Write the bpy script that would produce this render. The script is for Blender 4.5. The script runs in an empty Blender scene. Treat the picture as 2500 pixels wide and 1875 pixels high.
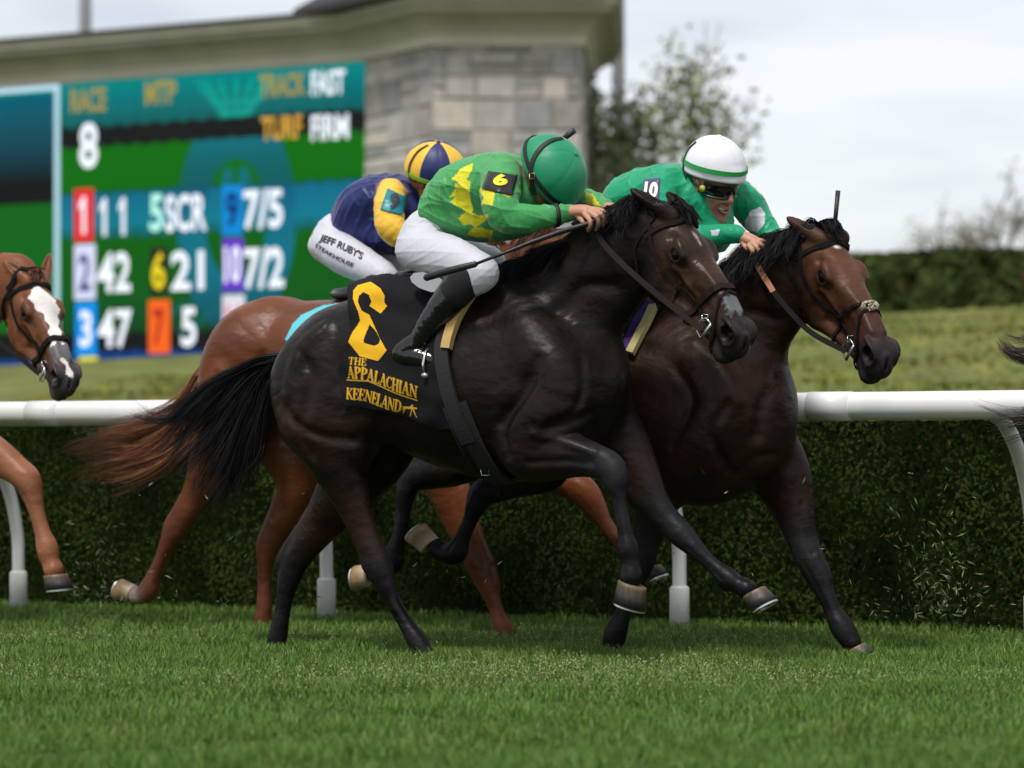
import bpy, math, random
import numpy as np
import openvdb as vdb
from mathutils import Vector, Matrix

random.seed(7); RNG = np.random.default_rng(7)
S = bpy.context.scene
COL = S.collection
PI = math.pi

# ------------------------------------------------------------------ camera
F = 2500 * 95 / 36.0          # focal length in pixels of the 2500 px wide photograph
HC = 0.76                     # camera height above the turf
HOR = 1119.0                  # image row of the horizon
cd = bpy.data.cameras.new('camera'); cam = bpy.data.objects.new('camera', cd); COL.objects.link(cam)
cd.sensor_width = 36; cd.lens = 95; cd.shift_y = (HOR - 937.5) / 2500.0
cd.clip_start = 0.1; cd.clip_end = 2000
cam.location = (0, 0, HC); cam.rotation_euler = (PI / 2, 0, 0)
cd.dof.use_dof = True; cd.dof.focus_distance = 9.95; cd.dof.aperture_fstop = 2.2
S.camera = cam

# ------------------------------------------------------------------ light
SUN_EL, SUN_AZ = math.radians(58), math.radians(205)     # high, behind the camera, softened by cloud
w = bpy.data.worlds.new('World'); S.world = w; w.use_nodes = True
nt = w.node_tree; nt.nodes.clear()
def N(t, typ, **kw):
    n = t.nodes.new(typ)
    for k, v in kw.items():
        if k.startswith('i_'):
            n.inputs[k[2:].replace('_', ' ')].default_value = v
        else: setattr(n, k, v)
    return n
sky = N(nt, 'ShaderNodeTexSky', sky_type='NISHITA', sun_disc=False, sun_elevation=SUN_EL, sun_rotation=SUN_AZ)
bg1 = N(nt, 'ShaderNodeBackground'); bg1.inputs[1].default_value = 0.05
bg2 = N(nt, 'ShaderNodeBackground'); bg2.inputs[1].default_value = 0.76
tc = N(nt, 'ShaderNodeTexCoord'); mp = N(nt, 'ShaderNodeMapping'); mp.inputs['Scale'].default_value = (3.2, 3.2, 15)
nz = N(nt, 'ShaderNodeTexNoise'); nz.inputs['Scale'].default_value = 1.6; nz.inputs['Detail'].default_value = 5; nz.inputs['Roughness'].default_value = .5
cr = N(nt, 'ShaderNodeValToRGB')
cr.color_ramp.elements[0].position = .34; cr.color_ramp.elements[0].color = (.70, .70, .725, 1)
cr.color_ramp.elements[1].position = .64; cr.color_ramp.elements[1].color = (1.0, .972, .945, 1)
e = cr.color_ramp.elements.new(.5); e.color = (.885, .868, .855, 1)
add = N(nt, 'ShaderNodeAddShader'); out = N(nt, 'ShaderNodeOutputWorld')
L_ = nt.links.new
L_(tc.outputs['Generated'], mp.inputs[0]); L_(mp.outputs[0], nz.inputs['Vector']); L_(nz.outputs[0], cr.inputs[0])
L_(cr.outputs[0], bg2.inputs[0]); L_(sky.outputs[0], bg1.inputs[0])
L_(bg1.outputs[0], add.inputs[0]); L_(bg2.outputs[0], add.inputs[1]); L_(add.outputs[0], out.inputs[0])
sd = bpy.data.lights.new('sun', 'SUN'); sun = bpy.data.objects.new('sun', sd); COL.objects.link(sun)
sd.energy = 3.0; sd.angle = math.radians(9); sd.color = (1, .96, .9)
# direction the light travels
sun.rotation_euler = Vector((-math.sin(SUN_AZ) * math.cos(SUN_EL), -math.cos(SUN_AZ) * math.cos(SUN_EL), -math.sin(SUN_EL))).to_track_quat('-Z', 'Y').to_euler()
sun.location = (0, 0, 30)
S.view_settings.view_transform = 'Standard'; S.view_settings.look = 'None'
S.view_settings.exposure = 0.0; S.view_settings.gamma = 1
S.cycles.use_denoising = True
S.cycles.max_bounces = 6; S.cycles.transparent_max_bounces = 6

# ------------------------------------------------------------------ places
D = np.array((0.894, -0.447, 0.0)); D /= np.linalg.norm(D)      # the way the horses run (along the rail)
NN = np.array((-D[1], D[0], 0.0))                               # away from the camera, across the track
ANG = math.atan2(D[1], D[0])
def ground(px, py):
    Y = HC * F / (py - HOR); return np.array(((px - 1250) / F * Y, Y, 0.0))
def at(px, py, Y):
    return np.array(((px - 1250) / F * Y, Y, HC + (HOR - py) / F * Y))
class Frame:
    """A frame on the ground: x along D, y across the track, z up."""
    def __init__(s, o):
        s.o = np.array((o[0], o[1], 0.0))
    def depth(s, px, y):
        u = (px - 1250) / F
        return (y + NN[0] * s.o[0] + NN[1] * s.o[1]) / (NN[0] * u + NN[1])
    def L(s, px, py, y=0.0):
        Y = s.depth(px, y); return s.loc(at(px, py, Y))
    def loc(s, p):
        r = np.asarray(p) - s.o; return np.array((r @ D, r @ NN, r[2]))
    def wor(s, p):
        p = np.atleast_2d(p); return s.o + p[:, :1] * D + p[:, 1:2] * NN + p[:, 2:3] * np.array((0, 0, 1.0))
    def pix(s, p):
        q = s.wor(p); return np.stack((1250 + F * q[:, 0] / q[:, 1], HOR - F * (q[:, 2] - HC) / q[:, 1]), 1)
    def m(s, px, y, rpx):                         # pixels to metres at that place
        return rpx * s.depth(px, y) / F
    def nodes(s, lst, fy=1.0):
        """(px, py, y, r_px[, lateral/vertical radius ratio])"""
        o = []
        for n in lst:
            p = s.L(n[0], n[1], n[2]); r = s.m(n[0], n[2], n[3]); o.append((*p, r, r * (n[4] if len(n) > 4 else 1.0)))
        return o

# ------------------------------------------------------------------ objects
def link(o): COL.objects.link(o); return o
def tag(o, label=None, cat=None, group=None, kind=None):
    if label: o['label'] = label
    if cat: o['category'] = cat
    if group: o['group'] = group
    if kind: o['kind'] = kind
    return o
def empty(name, label, cat, loc=(0, 0, 0), rz=0.0, group=None):
    o = link(bpy.data.objects.new(name, None)); o.location = tuple(loc); o.rotation_euler = (0, 0, rz); o.empty_display_size = .1
    return tag(o, label, cat, group)
def mesh_obj(name, V, Fc, mat, parent=None, smooth=True, cols=None, label=None):
    me = bpy.data.meshes.new(name)
    V = np.asarray(V, dtype=np.float32)
    if isinstance(Fc, np.ndarray) and Fc.ndim == 2:
        n, k = Fc.shape
        me.vertices.add(len(V)); me.vertices.foreach_set('co', V.ravel())
        me.loops.add(n * k); me.loops.foreach_set('vertex_index', Fc.astype(np.int32).ravel())
        me.polygons.add(n); me.polygons.foreach_set('loop_start', np.arange(0, n * k, k, dtype=np.int32))
        me.polygons.foreach_set('loop_total', np.full(n, k, dtype=np.int32))
        me.update(calc_edges=True)
    else:
        me.from_pydata([tuple(map(float, v)) for v in V], [], [tuple(int(i) for i in f) for f in Fc]); me.update()
    me.validate()
    if smooth: me.polygons.foreach_set('use_smooth', np.ones(len(me.polygons), dtype=bool))
    if cols is not None:
        a = me.color_attributes.new('Col', 'FLOAT_COLOR', 'POINT')
        c = np.ones((len(V), 4), np.float32); c[:, :3] = cols; a.data.foreach_set('color', c.ravel())
    if mat: me.materials.append(mat)
    o = link(bpy.data.objects.new(name, me)); o.parent = parent
    if label: o['label'] = label
    return o
class MB:
    """collects simple shapes into one mesh"""
    def __init__(s): s.v = []; s.f = []
    def add(s, V, Fc):
        b = len(s.v); s.v += [tuple(map(float, p)) for p in V]; s.f += [tuple(b + i for i in f) for f in Fc]; return s
    def box(s, lo, hi):
        x0, y0, z0 = lo; x1, y1, z1 = hi
        return s.add([(x0,y0,z0),(x1,y0,z0),(x1,y1,z0),(x0,y1,z0),(x0,y0,z1),(x1,y0,z1),(x1,y1,z1),(x0,y1,z1)],
                     [(0,3,2,1),(4,5,6,7),(0,1,5,4),(1,2,6,5),(2,3,7,6),(3,0,4,7)])
    def tube(s, P, R, n=12, caps=True):
        P = [np.array(p, float) for p in P]
        if np.isscalar(R): R = [R] * len(P)
        b = len(s.v); up = None; V = []
        for i, p in enumerate(P):
            t = P[min(i + 1, len(P) - 1)] - P[max(i - 1, 0)]; t /= np.linalg.norm(t) + 1e-12
            if up is None:
                up = np.array((0, 0, 1.0)) if abs(t[2]) < .9 else np.array((1.0, 0, 0))
            up = up - t * (up @ t); up /= np.linalg.norm(up); sd_ = np.cross(t, up)
            for k in range(n):
                a = 2 * PI * k / n; V.append(p + R[i] * (math.cos(a) * up + math.sin(a) * sd_))
        Fc = [(i*n+k, i*n+(k+1) % n, (i+1)*n+(k+1) % n, (i+1)*n+k) for i in range(len(P)-1) for k in range(n)]
        if caps: Fc += [tuple(range(n))[::-1], tuple((len(P)-1)*n + k for k in range(n))]
        return s.add(V, [tuple(f) for f in Fc])
    def build(s, name, mat, parent=None, smooth=True, label=None):
        return mesh_obj(name, s.v, s.f, mat, parent, smooth, None, label)

def cr_spline(P, n):
    """Catmull-Rom through the rows of P, n steps per span"""
    P = np.asarray(P, float); Q = np.vstack((2*P[0]-P[1], P, 2*P[-1]-P[-2])); o = []
    for i in range(1, len(Q) - 2):
        for t in np.arange(n) / n:
            a, b, c, d = Q[i-1], Q[i], Q[i+1], Q[i+2]
            o.append(.5*((2*b)+(-a+c)*t+(2*a-5*b+4*c-d)*t*t+(-a+3*b-3*c+d)*t**3))
    o.append(P[-1]); return np.array(o)
def unit(v): v = np.asarray(v, float); return v / (np.linalg.norm(v, axis=-1, keepdims=True) + 1e-12)

# ------------------------------------------------------------------ materials
def mat(name, col=(.5,.5,.5), rough=.5, attr=False, bump=0.0, bscale=40, var=0.0, vscale=8, metal=0.0, spec=.5, coat=0.0,
        sheen=0.0, stretch=None, emit=0.0, sub=0.0, bdist=.004, ridged=False):
    m = bpy.data.materials.new(name); m.use_nodes = True; t = m.node_tree; b = t.nodes['Principled BSDF']
    b.inputs['Base Color'].default_value = (*col, 1); b.inputs['Roughness'].default_value = rough
    b.inputs['Metallic'].default_value = metal; b.inputs['Specular IOR Level'].default_value = spec
    b.inputs['Coat Weight'].default_value = coat; b.inputs['Sheen Weight'].default_value = sheen
    tc = N(t, 'ShaderNodeTexCoord'); mp_ = N(t, 'ShaderNodeMapping'); t.links.new(tc.outputs['Object'], mp_.inputs[0])
    if stretch: mp_.inputs['Scale'].default_value = stretch
    src = None
    if attr:
        a = N(t, 'ShaderNodeAttribute', attribute_name='Col'); src = a.outputs['Color']
    if var > 0:
        n = N(t, 'ShaderNodeTexNoise'); n.inputs['Scale'].default_value = vscale; n.inputs['Detail'].default_value = 6
        t.links.new(mp_.outputs[0], n.inputs['Vector'])
        mr = N(t, 'ShaderNodeMapRange'); mr.inputs[1].default_value = .3; mr.inputs[2].default_value = .7
        mr.inputs[3].default_value = 1 - var; mr.inputs[4].default_value = 1 + var; t.links.new(n.outputs[0], mr.inputs[0])
        mx = N(t, 'ShaderNodeVectorMath', operation='SCALE')
        if src: t.links.new(src, mx.inputs[0])
        else: mx.inputs[0].default_value = col
        t.links.new(mr.outputs[0], mx.inputs['Scale']); src = mx.outputs[0]
    if src:
        t.links.new(src, b.inputs['Base Color'])
        if emit: t.links.new(src, b.inputs['Emission Color'])
    elif emit: b.inputs['Emission Color'].default_value = (*col, 1)
    if emit: b.inputs['Emission Strength'].default_value = emit
    if bump > 0 and ridged:
        n = N(t, 'ShaderNodeTexNoise', noise_type='RIDGED_MULTIFRACTAL'); n.inputs['Scale'].default_value = bscale; n.inputs['Detail'].default_value = 1.2; n.inputs['Distortion'].default_value = .6
        n.inputs['Roughness'].default_value = .35
        n2 = N(t, 'ShaderNodeTexNoise'); n2.inputs['Scale'].default_value = bscale*3.2; n2.inputs['Detail'].default_value = 4; n2.inputs['Distortion'].default_value = 1.0
        t.links.new(mp_.outputs[0], n.inputs['Vector']); t.links.new(mp_.outputs[0], n2.inputs['Vector'])
        sm = N(t, 'ShaderNodeMath', operation='MULTIPLY_ADD'); sm.inputs[1].default_value = .45; t.links.new(n2.outputs[0], sm.inputs[0]); t.links.new(n.outputs[0], sm.inputs[2])
        bp = N(t, 'ShaderNodeBump'); bp.inputs['Strength'].default_value = bump; bp.inputs['Distance'].default_value = bdist
        t.links.new(sm.outputs[0], bp.inputs['Height']); t.links.new(bp.outputs[0], b.inputs['Normal'])
    elif bump > 0:
        n = N(t, 'ShaderNodeTexNoise'); n.inputs['Scale'].default_value = bscale; n.inputs['Detail'].default_value = 5
        t.links.new(mp_.outputs[0], n.inputs['Vector'])
        bp = N(t, 'ShaderNodeBump'); bp.inputs['Strength'].default_value = bump; bp.inputs['Distance'].default_value = bdist
        t.links.new(n.outputs[0], bp.inputs['Height']); t.links.new(bp.outputs[0], b.inputs['Normal'])
    return m

# ------------------------------------------------------------------ solid modelling with distance fields
class Field:
    def __init__(s, lo, hi, h):
        s.lo = np.array(lo, float); s.h = h; s.n = np.ceil((np.array(hi) - s.lo) / h).astype(int) + 1
        s.a = np.full(s.n, .12, np.float32); s.cols = []
    def _sl(s, lo, hi):
        i0 = np.maximum(np.floor((lo - s.lo) / s.h).astype(int), 0); i1 = np.minimum(np.ceil((hi - s.lo) / s.h).astype(int) + 1, s.n)
        if (i1 <= i0).any(): return None
        return tuple(slice(a, b) for a, b in zip(i0, i1))
    def _g(s, sl):
        return [ (s.lo[i] + s.h * np.arange(sl[i].start, sl[i].stop, dtype=np.float32)).reshape([-1 if j == i else 1 for j in range(3)]).astype(np.float32) for i in range(3)]
    def _mix(s, sl, d, k, op):
        a = s.a[sl]
        if op == 'add':
            hh = np.maximum(k - np.abs(a - d), 0) / k; s.a[sl] = np.minimum(a, d) - hh * hh * k * .25
        else:
            hh = np.maximum(k - np.abs(a + d), 0) / k; s.a[sl] = np.maximum(a, -d) + hh * hh * k * .25
    @staticmethod
    def _seg(X, Y, Z, a, b, ax):
        ba = b[:3] - a[:3]; L2 = ba @ ba + 1e-12
        px, py, pz = X - a[0], Y - a[1], Z - a[2]
        t = np.clip((px * ba[0] + py * ba[1] + pz * ba[2]) / L2, 0, 1)
        vx, vy, vz = px - t * ba[0], py - t * ba[1], pz - t * ba[2]
        r = a[3] + t * (b[3] - a[3])
        ra, rb = a[3] / a[4], b[3] / b[4]
        if abs(ra - 1) > .02 or abs(rb - 1) > .02:
            q = ra + t * (rb - ra) - 1; w_ = (vx * ax[0] + vy * ax[1] + vz * ax[2]) * q
            vx = vx + w_ * ax[0]; vy = vy + w_ * ax[1]; vz = vz + w_ * ax[2]
        return np.sqrt(vx * vx + vy * vy + vz * vz) - r, t
    def chain(s, nodes, k=.03, ax=(0, 1, 0), sub=4, op='add', col=None, tau=.012):
        P = np.array([(*n, n[3]) if len(n) == 4 else n[:5] for n in nodes], float)
        Q = cr_spline(P, sub) if len(P) > 2 and sub > 1 else P
        Q[:, 3:] = np.maximum(Q[:, 3:], .001); pad = k + .03; rm = Q[:, 3:].max()
        sl = s._sl((Q[:, :3] - rm).min(0) - pad, (Q[:, :3] + rm).max(0) + pad)
        if sl is None: return
        loc = np.full([x.stop - x.start for x in sl], .3, np.float32); ax = np.asarray(ax, float)
        for i in range(len(Q) - 1):
            a, b = Q[i], Q[i+1]; r = max(a[3:].max(), b[3:].max()) + pad
            s2 = s._sl(np.minimum(a[:3], b[:3]) - r, np.maximum(a[:3], b[:3]) + r)
            if s2 is None: continue
            X, Y, Z = s._g(s2); d, _ = s._seg(X, Y, Z, a, b, ax)
            l2 = tuple(slice(p.start - q.start, p.stop - q.start) for p, q in zip(s2, sl))
            loc[l2] = np.minimum(loc[l2], d)
        s._mix(sl, loc, k, op)
        if col is not None:
            c = np.asarray(col, float)
            if c.ndim == 1: c = np.repeat(c[None], len(P), 0)
            cc = np.stack([np.interp(np.linspace(0, len(P)-1, len(Q)), np.arange(len(P)), c[:, j]) for j in range(3)], 1)
            s.cols.append((Q, cc, ax, tau))
    def ell(s, c, r, k=.02, R=None, op='add'):
        c = np.asarray(c, float); r = np.asarray(r, float); m = r.max() + k + .03
        sl = s._sl(c - m, c + m)
        if sl is None: return
        X, Y, Z = s._g(sl); X = X - c[0]; Y = Y - c[1]; Z = Z - c[2]
        if R is not None:       # rows of R are the axes of the ellipsoid
            A = [X * R[i][0] + Y * R[i][1] + Z * R[i][2] for i in range(3)]
        else: A = [X, Y, Z]
        k0 = np.sqrt(sum((A[i] / r[i]) ** 2 for i in range(3))); k1 = np.sqrt(sum((A[i] / r[i] ** 2) ** 2 for i in range(3))) + 1e-6
        s._mix(sl, (k0 * (k0 - 1) / k1).astype(np.float32), k, op)
    def displace(s, fn):
        X, Y, Z = s._g(tuple(slice(0, n) for n in s.n)); s.a = (s.a + fn(X, Y, Z)).astype(np.float32)
    def sample(s, P):
        q = (np.asarray(P) - s.lo) / s.h; q = np.clip(q, 0, s.n - 1.001); i = np.floor(q).astype(int); f = q - i; r = 0
        for dx in (0, 1):
            for dy in (0, 1):
                for dz in (0, 1):
                    w_ = (f[:, 0] if dx else 1-f[:, 0]) * (f[:, 1] if dy else 1-f[:, 1]) * (f[:, 2] if dz else 1-f[:, 2])
                    r = r + w_ * s.a[i[:, 0]+dx, i[:, 1]+dy, i[:, 2]+dz]
        return r
    def grad(s, P, e=.012):
        P = np.asarray(P, float); g = np.stack([s.sample(P + e*np.eye(3)[i]) - s.sample(P - e*np.eye(3)[i]) for i in range(3)], 1)
        return unit(g)
    def snap(s, P, off=0.0, it=6):
        P = np.array(P, float)
        for _ in range(it):
            P = P - s.grad(P) * (s.sample(P) - off)[:, None] * .9
        return P
    def hit(s, fr, px, py, off=0.0, ymin=-.7, ymax=.5, n=300):
        """first place where the camera's line of sight through (px, py) meets the surface (local coordinates)"""
        px = np.atleast_1d(px).astype(float); py = np.atleast_1d(py).astype(float)
        A = np.array([fr.L(a, b, ymin) for a, b in zip(px, py)]); B = np.array([fr.L(a, b, ymax) for a, b in zip(px, py)])
        T = np.linspace(0, 1, n); P = A.copy(); done = np.zeros(len(px), bool); best = np.full(len(px), 9.0); bp_ = (A + B) / 2; prev = None
        for t in T:
            Q = A + (B - A) * t; v = s.sample(Q) - off
            inb = ((Q > s.lo) & (Q < s.lo + s.h * (s.n - 1))).all(1); v = np.where(inb, v, .1)
            m_ = (~done) & (v < best); best[m_] = v[m_]; bp_[m_] = Q[m_]
            hit_ = (~done) & (v < 0)
            if prev is not None and hit_.any():
                f = prev[hit_] / (prev[hit_] - v[hit_] + 1e-9); P[hit_] = Q[hit_] - (B - A)[hit_] * (1 - f)[:, None] / n
            done |= hit_; prev = v
        P[~done] = bp_[~done]
        return P, done
    def mesh(s, base=(.5, .5, .5)):
        g = vdb.FloatGrid(.12); a = s.a
        a[0], a[-1], a[:, 0], a[:, -1], a[:, :, 0], a[:, :, -1] = .12, .12, .12, .12, .12, .12
        g.copyFromArray(np.ascontiguousarray(np.clip(a, -.12, .12)).astype(np.float32), tolerance=0.0)
        pts, quads = g.convertToQuads(0.0)
        V = np.asarray(pts, float) * s.h + s.lo; Q = np.asarray(quads).copy()
        W = np.full(len(V), math.exp(-.03 / .012) * .02); C = np.repeat(np.array(base, float)[None], len(V), 0) * W[:, None]
        for (P, cc, ax, tau) in s.cols:
            for i in range(len(P) - 1):
                r = max(P[i, 3:].max(), P[i+1, 3:].max()) + .06
                lo = np.minimum(P[i, :3], P[i+1, :3]) - r; hi = np.maximum(P[i, :3], P[i+1, :3]) + r
                m_ = ((V > lo) & (V < hi)).all(1)
                if not m_.any(): continue
                v = V[m_]; d, t = s._seg(v[:, 0], v[:, 1], v[:, 2], P[i], P[i+1], ax)
                w_ = np.exp(-np.maximum(d, -.03) / tau); W[m_] += w_; C[m_] += w_[:, None] * (cc[i] + t[:, None] * (cc[i+1] - cc[i]))
        return V, Q, C / W[:, None]
# ================================================================== horses
def rotm(yaw, p, roll=0.0):
    h = np.array((math.cos(yaw), -math.sin(yaw), 0)); up = np.array((0, 0, 1.0))
    x = math.cos(p)*h - math.sin(p)*up; z = math.sin(p)*h + math.cos(p)*up; y = np.cross(z, x)
    return np.stack((x, math.cos(roll)*y + math.sin(roll)*z, -math.sin(roll)*y + math.cos(roll)*z))

def build_head(f, o, R, s, ears, hc):
    """skull, jaws, muzzle, ears; head axes: x poll to muzzle, y to the left side, z out of the forehead"""
    T = lambda p: o + s * (np.asarray(p[:3], float) @ R)
    def ch(nodes, k=.02, **kw):
        f.chain([(*T(n), n[3]*s, (n[4] if len(n) > 4 else n[3])*s) for n in nodes], k=k, ax=R[1], **kw)
    def el(c, r, k=.02, **kw): f.ell(T(c), np.array(r)*s, k=k, R=R, **kw)
    skin, dark, mid = hc['head'], hc['muzzle'], hc.get('mid', hc['head'])
    ch([(.03,0,-.085,.075,.066),(.10,0,-.085,.084,.082),(.19,0,-.083,.083,.088),(.28,0,-.082,.070,.068),(.38,0,-.082,.060,.049),
        (.47,0,-.090,.056,.048),(.54,0,-.100,.052,.050),(.585,0,-.115,.047,.049)], k=.04,
       col=[skin, skin, skin, mid, mid, mid*.8+dark*.2, dark, dark])
    ch([(.12,0,-.16,.075,.050),(.24,0,-.155,.07,.045),(.36,0,-.14,.052,.036),(.48,0,-.135,.042,.032),(.56,0,-.145,.038,.036)], k=.03,
       col=[skin, skin, mid, dark, dark])
    for sg in (-1, 1):
        el((.160, sg*.052, -.185), (.125, .034, .105), k=.022)
        el((.10, sg*.045, -.13), (.07, .034, .075), k=.03)
        ch([(.25,sg*.040,-.235,.030),(.34,sg*.026,-.205,.026),(.46,sg*.016,-.180,.021),(.54,sg*.008,-.178,.02)], k=.025)
        el((.198, sg*.070, -.054), (.044, .022, .032), k=.03)
        ch([(.150,sg*.068,-.028,.012),(.190,sg*.079,-.026,.011),(.228,sg*.078,-.040,.010)], k=.018)
        ch([(.235,sg*.072,-.100,.013),(.30,sg*.060,-.108,.010),(.375,sg*.045,-.110,.007)], k=.018)
        ch([(.30,sg*.028,-.040,.016),(.40,sg*.024,-.034,.014),(.50,sg*.022,-.048,.014)], k=.02)
        # sunken places: temple, before the eye, under the crest
        el((.135, sg*.074, -.035), (.020, .012, .016), k=.022, op='sub')
        el((.30, sg*.078, -.070), (.045, .014, .016), k=.03, op='sub')
        el((.40, sg*.062, -.100), (.055, .014, .022), k=.03, op='sub')
        el((.285, sg*.086, -.160), (.060, .018, .045), k=.04, op='sub')
        # nostril
        el((.562, sg*.036, -.092), (.044, .028, .040), k=.018)
        ch([(.512,sg*.046,-.066,.008),(.545,sg*.057,-.055,.0085),(.586,sg*.056,-.063,.0085),(.603,sg*.050,-.094,.008),(.588,sg*.049,-.124,.007)], k=.012)
        el((.572, sg*.063, -.092), (.036, .028, .033), k=.008, op='sub')
        el((.566, sg*.046, -.092), (.026, .026, .022), k=.006, op='sub')
        # mouth line
        ch([(.455,sg*.046,-.148,.004),(.52,sg*.046,-.152,.0045),(.58,sg*.044,-.158,.0045),(.615,sg*.022,-.160,.004)], k=.012, op='sub')
        # eye socket and lids
        f.ell(T((.205, sg*.099, -.058)), np.array((.024,.018,.017))*s, k=.010, R=R, op='sub')
        lid = [(.205+.029*math.cos(a), sg*(.0925-.010*abs(math.cos(a))), -.058+.020*math.sin(a), .0038) for a in np.linspace(0, 2*PI, 13)]
        ch(lid, k=.006, sub=2)
    el((.598, 0, -.135), (.034, .046, .038), k=.02)
    ch([(.53,0,-.185,.024,.026),(.565,0,-.196,.030,.033),(.594,0,-.184,.019,.028)], k=.02, col=dark)
    ch([(.595,0,-.07,.010,.012),(.612,0,-.105,.008,.01)], k=.012)
    el((.620, 0, -.095), (.010, .005, .03), k=.010, op='sub')
    for e in (ears):
        b0 = T((.035, e['side']*.050, -.015)); tip = np.asarray(e['tip']); dv = tip - b0; Lh = np.linalg.norm(dv); dv /= Lh
        bend = np.asarray(e.get('bend', (0, 0, 0)), float)
        pts = [b0 - dv*.02, b0 + dv*Lh*.3 + bend*.5, b0 + dv*Lh*.65 + bend, b0 + dv*Lh*.9 + bend*.3, tip]
        f.chain([(*p, r*s, r*s*.8) for p, r in zip(pts, (.033, .030, .024, .014, .005))], k=.02, ax=R[1], col=hc.get('ear', skin))
        op_ = unit(np.asarray(e['open'], float))
        f.chain([(*(p + op_*q*s), r*s) for p, q, r in zip(pts[1:4], (.024, .020, .012), (.017, .013, .005))], k=.006, op='sub')
    for sg in (-1, 1):
        f.cols.append((np.array([(*T((.205, sg*.09, -.058)), .018, .018), (*T((.22, sg*.09, -.062)), .014, .014)]), np.array([hc['eye']]*2), R[1], .008))
        f.cols.append((np.array([(*T((.575, sg*.058, -.09)), .03, .03), (*T((.59, sg*.05, -.10)), .026, .026)]), np.array([dark*.5 if isinstance(dark, np.ndarray) else dark]*2), R[1], .008))
    return T

def hoof(parent, C, Sd, toe, r, mat_h, mat_s, col=None):
    """C coronet centre, Sd centre of the sole, toe direction"""
    C, Sd, toe = map(lambda q: np.asarray(q, float), (C, Sd, toe)); u = unit(C - Sd); t = unit(toe - u*(toe @ u)); sd_ = np.cross(u, t)
    n = 28; V = []; Fc = []
    rings = [(0, 0.94, 0.0), (.04, 1.02, .0), (.16, 1.03, .01), (.55, 1.10, .06), (1.0, 1.20, .13), (1.0, 1.04, .13)]
    for (q, k, sh) in rings:
        c = C + (Sd - C)*q + t*r*sh*2.2
        for i in range(n):
            a = 2*PI*i/n; ct = math.cos(a); L = r*k*(1.14 if ct > 0 else .92)
            V.append(c + t*ct*L + sd_*math.sin(a)*r*k*.98 - (u*0 if q else u*0))
    for j in range(len(rings)-1):
        for i in range(n): Fc.append((j*n+i, (j+1)*n+i, (j+1)*n+(i+1) % n, j*n+(i+1) % n))
    Fc.append(tuple(range(n))[::1]); Fc.append(tuple((len(rings)-1)*n+i for i in range(n))[::-1])
    pale = mat_h is M_hoof_l; cb = np.array((.42,.36,.27) if pale else (.13,.09,.05)); cw = np.array((.26,.17,.08) if pale else (.024,.022,.022))
    ho = mesh_obj('hoof', V, Fc, mat_h, parent, True, np.concatenate([np.repeat((cb*(1-q_) + cw*q_)[None], n, 0) for q_ in (0, 0, .35, 1, 1, 1)]))
    if col is not None: ho['label'] = col
    c = Sd + t*r*.286; P = []
    for a in np.linspace(-2.5, 2.5, 26):
        ct = math.cos(a); P.append(c - u*.004 + t*ct*r*1.14*(1.12 if ct > 0 else .92) + sd_*math.sin(a)*r*1.12)
    V = []; Fc = []
    for i, p in enumerate(P):
        q = unit(c - p)*.016
        for dd in (u*.005, -u*.003): V.append(p + dd); V.append(p + q + dd)
    for i in range(len(P)-1):
        b, d = i*4, i*4+4; Fc += [(b, d, d+1, b+1), (b+2, b+3, d+3, d+2), (b, b+2, d+2, d), (b+1, d+1, d+3, b+3)]
    Fc += [(0, 1, 3, 2), tuple((len(P)-1)*4 + k for k in (0, 2, 3, 1))]
    mesh_obj('horseshoe', V, Fc, mat_s, ho, smooth=False)

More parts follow.
